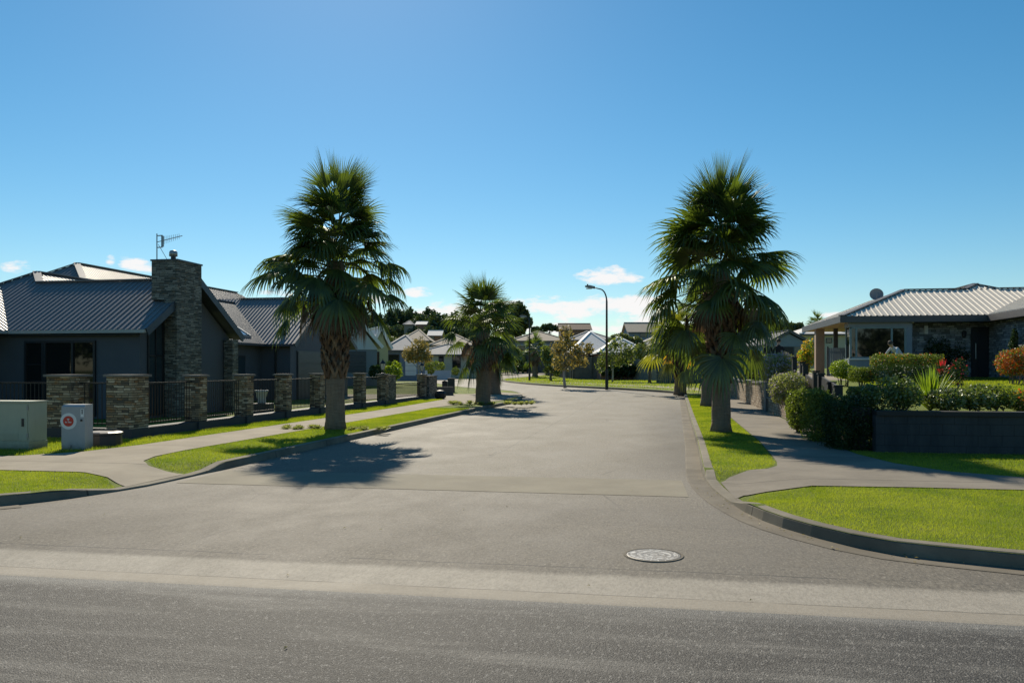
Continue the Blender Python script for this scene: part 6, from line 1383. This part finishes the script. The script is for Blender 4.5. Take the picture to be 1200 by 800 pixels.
# ------------------------------------------------------------------ PEOPLE
def person(label, base, face_ang, H=1.72, pose='stand', top='cloth_black', hair='hair_grey', seed=0):
    s = H/1.72; cy, sy = math.cos(face_ang), math.sin(face_ang)
    # joints in a local frame: x right, y forward, z up
    J = {}
    lean = {'stand': 0.0, 'bend': 0.85}[pose]
    def tor(x, z): # torso leans forward about the hips
        d = z-0.93; return (x, d*math.sin(lean), 0.93+d*math.cos(lean))
    J['pel'] = (0, 0, 0.95); J['waist'] = tor(0, 1.10); J['chest'] = tor(0, 1.30); J['neck'] = tor(0, 1.47); J['head0'] = tor(0, 1.56); J['head1'] = tor(0, 1.70)
    J['head1'] = (J['head1'][0], J['head1'][1]+0.01, J['head1'][2])
    edges = [('pel','waist',.13),('waist','chest',.125),('chest','neck',.06),('neck','head0',.058),('head0','head1',.085)]
    for sg, n in ((-1, 'l'), (1, 'r')):
        J['hip'+n] = (0.09*sg, 0, 0.90); J['knee'+n] = (0.11*sg, 0.02, 0.50); J['ank'+n] = (0.12*sg, -0.01, 0.09); J['toe'+n] = (0.14*sg, 0.17, 0.035)
        J['sh'+n] = tor(0.175*sg, 1.41)
        if pose == 'stand': J['elb'+n] = (0.235*sg, -0.02, 1.13); J['wri'+n] = (0.235*sg, 0.08+0.05*seed, 0.88+0.02*seed)
        else: J['elb'+n] = (0.27*sg, 0.50, 1.02); J['wri'+n] = (0.30*sg, 0.66, 0.82)
        edges += [('pel','hip'+n,.095),('hip'+n,'knee'+n,.062),('knee'+n,'ank'+n,.042),('ank'+n,'toe'+n,.035),('chest','sh'+n,.062),('sh'+n,'elb'+n,.042),('elb'+n,'wri'+n,.029)]
        wx, wy, wz = J['wri'+n]; ex, ey, ez_ = J['elb'+n]; d = Vector((wx-ex, wy-ey, wz-ez_)).normalized(); sd = Vector((0, 1, 0)) if pose == 'stand' else Vector((1, 0, 0)); sd = (sd-d*sd.dot(d)).normalized()
        w0 = Vector((wx, wy, wz)); palm_ = w0+d*0.075; J['palm'+n] = tuple(palm_); edges.append(('wri'+n, 'palm'+n, .027))
        for q, (o_, L) in enumerate(((-0.032, .068), (-0.011, .078), (0.011, .074), (0.031, .06))):
            k1, k2 = 'f%d%sa' % (q, n), 'f%d%sb' % (q, n); J[k1] = tuple(palm_+sd*o_+d*0.035); J[k2] = tuple(palm_+sd*o_*1.1+d*(0.035+L*0.8)+Vector((-0.02*sg, 0, 0))); edges += [('palm'+n, k1, .010), (k1, k2, .008)]
        J['t'+n+'a'] = tuple(w0+d*0.03-sd*0.04); J['t'+n+'b'] = tuple(w0+d*0.075-sd*0.062); edges += [('wri'+n, 't'+n+'a', .012), ('t'+n+'a', 't'+n+'b', .009)]
    names_ = list(J); idx = {k: i for i, k in enumerate(names_)}; rad = {'pel': .145}
    for a, b, r in edges: rad[b] = r
    me = bpy.data.meshes.new('tmp'); me.from_pydata([Vector(J[k])*s for k in names_], [(idx[a], idx[b]) for a, b, r in edges], [])
    o = bpy.data.objects.new('tmp', me); COL.objects.link(o); md = o.modifiers.new('Skin', 'SKIN'); sub = o.modifiers.new('Sub', 'SUBSURF'); sub.levels = 2; sub.render_levels = 2
    for i, k in enumerate(names_):
        sv = me.skin_vertices[0].data[i]; r = rad[k]*s; sv.radius = (r*(1.15 if k in ('chest', 'waist', 'pel') else 1), r*(0.82 if k in ('chest', 'waist', 'pel') else 1)); sv.use_root = (k == 'pel')
    dg = bpy.context.evaluated_depsgraph_get(); bm_ = bpy.data.meshes.new_from_object(o.evaluated_get(dg)); bpy.data.objects.remove(o)
    bm_.materials.clear()
    for mt in (top, 'trousers', 'skin'): bm_.materials.append(M[mt])
    nk = J['neck'][2]*s+0.0; 
    for p in bm_.polygons:
        c = p.center; z = c.z/s
        hand = any((c-Vector(J['palm'+n])*s).length < 0.13*s for n in 'lr')
        headv = (c-Vector(J['head1'])*s).length < 0.2*s and z > nk/s+0.0
        p.material_index = 2 if (hand or headv) else (1 if z < 0.95 else 0); p.use_smooth = True
    b = bpy.data.objects.new('person', bm_); COL.objects.link(b); b.location = base; b.rotation_euler = (0, 0, face_ang); tag(b, label, 'person')
    hd = (Vector(J['head0'])*0.35+Vector(J['head1'])*0.65)*s+Vector((0, 0, 0.02))
    hm = MB(); vs = []; fs = []; nn = 14
    for i in range(9):
        th = PI*i/8*0.62
        for k in range(nn):
            ph = 2*PI*k/nn; r = math.sin(th); f_ = 1.0; zc = math.cos(th)
            fx, fy = r*math.sin(ph), r*math.cos(ph)
            if fy > 0.45 and zc < 0.35: f_ = 0.86
            vs.append((hd.x+fx*0.094*f_, hd.y-0.008+fy*0.108*f_, hd.z+0.012+zc*0.115))
    for i in range(8):
        for k in range(nn): fs.append((i*nn+k, i*nn+(k+1) % nn, (i+1)*nn+(k+1) % nn, (i+1)*nn+k))
    ho = mkobj('hair', vs, fs, M[hair], True); ho.parent = b
    fm = MB(); fm.lathe([(0.004,0.03),(0.013,0.0),(0.004,-0.02)], (hd.x, hd.y+0.098, hd.z-0.02), 6)
    no = mkobj('nose', fm.v, fm.f, M['skin'], True); no.parent = b
    for sg in (-1, 1):
        e = MB(); e.lathe([(0.002,-0.008),(0.010,0),(0.002,0.008)], (hd.x+sg*0.032, hd.y+0.088, hd.z+0.005), 6); eo = mkobj('eye', e.v, e.f, M['lamp_black'], True); eo.parent = b
        e = MB(); e.lathe([(0.006,-0.03),(0.014,0),(0.006,0.03)], (hd.x+sg*0.092, hd.y+0.0, hd.z-0.01), 6); eo = mkobj('ear', e.v, e.f, M['skin'], True); eo.parent = b
    return b
Y = 36.5
person('person in dark jacket with grey hair behind the wall hedge, left one of the pair', (X_at(900, Y), Y, Z_at(399.0, Y)-1.70), 0.25, 1.70, 'stand', 'cloth_black', 'hair_grey', 0)
person('person in dark jacket with dark hair behind the wall hedge, right one of the pair', (X_at(912.5, Y-0.2), Y-0.2, Z_at(398.2, Y-0.2)-1.74), -0.2, 1.74, 'stand', 'cloth_black', 'hair_brown', 1)
Y = 31.0
person('person in a white top bending over behind the bay window hedge', (X_at(1056, Y), Y, zgard(*w2s(X_at(1056, Y), Y))), PI/2+0.35, 1.66, 'bend', 'cloth_white', 'hair_brown', 0)

# ------------------------------------------------------------------ the other side of the cross street (seen only in the window glass)
for i, (x, y, sc, lab) in enumerate(((-46, -6, 0.8, 'broad dark tree across the cross street, first from the left corner'), (-52, -1, 0.75, 'broad dark tree across the cross street at its far left end'), (-42, -13, 0.8, 'broad dark tree across the cross street, second from the left corner'), (-17, -24, 0.62, 'broad dark tree on the far side of the cross street, left behind the viewer'), (-6, -27, 0.7, 'broad dark tree directly behind the viewer across the road'), (7, -25, 0.6, 'broad dark tree behind the viewer to the right'),
                          (20, -28, 0.75, 'broad dark tree farthest right behind the viewer'), (-30, -26, 0.7, 'broad dark tree farthest left behind the viewer'), (33, -25, 0.65, 'rounded tree well behind and right of the viewer'))):
    dup(first['round'], (x, y, 0.05), i*1.3, sc, lab, 'trees across the cross street')
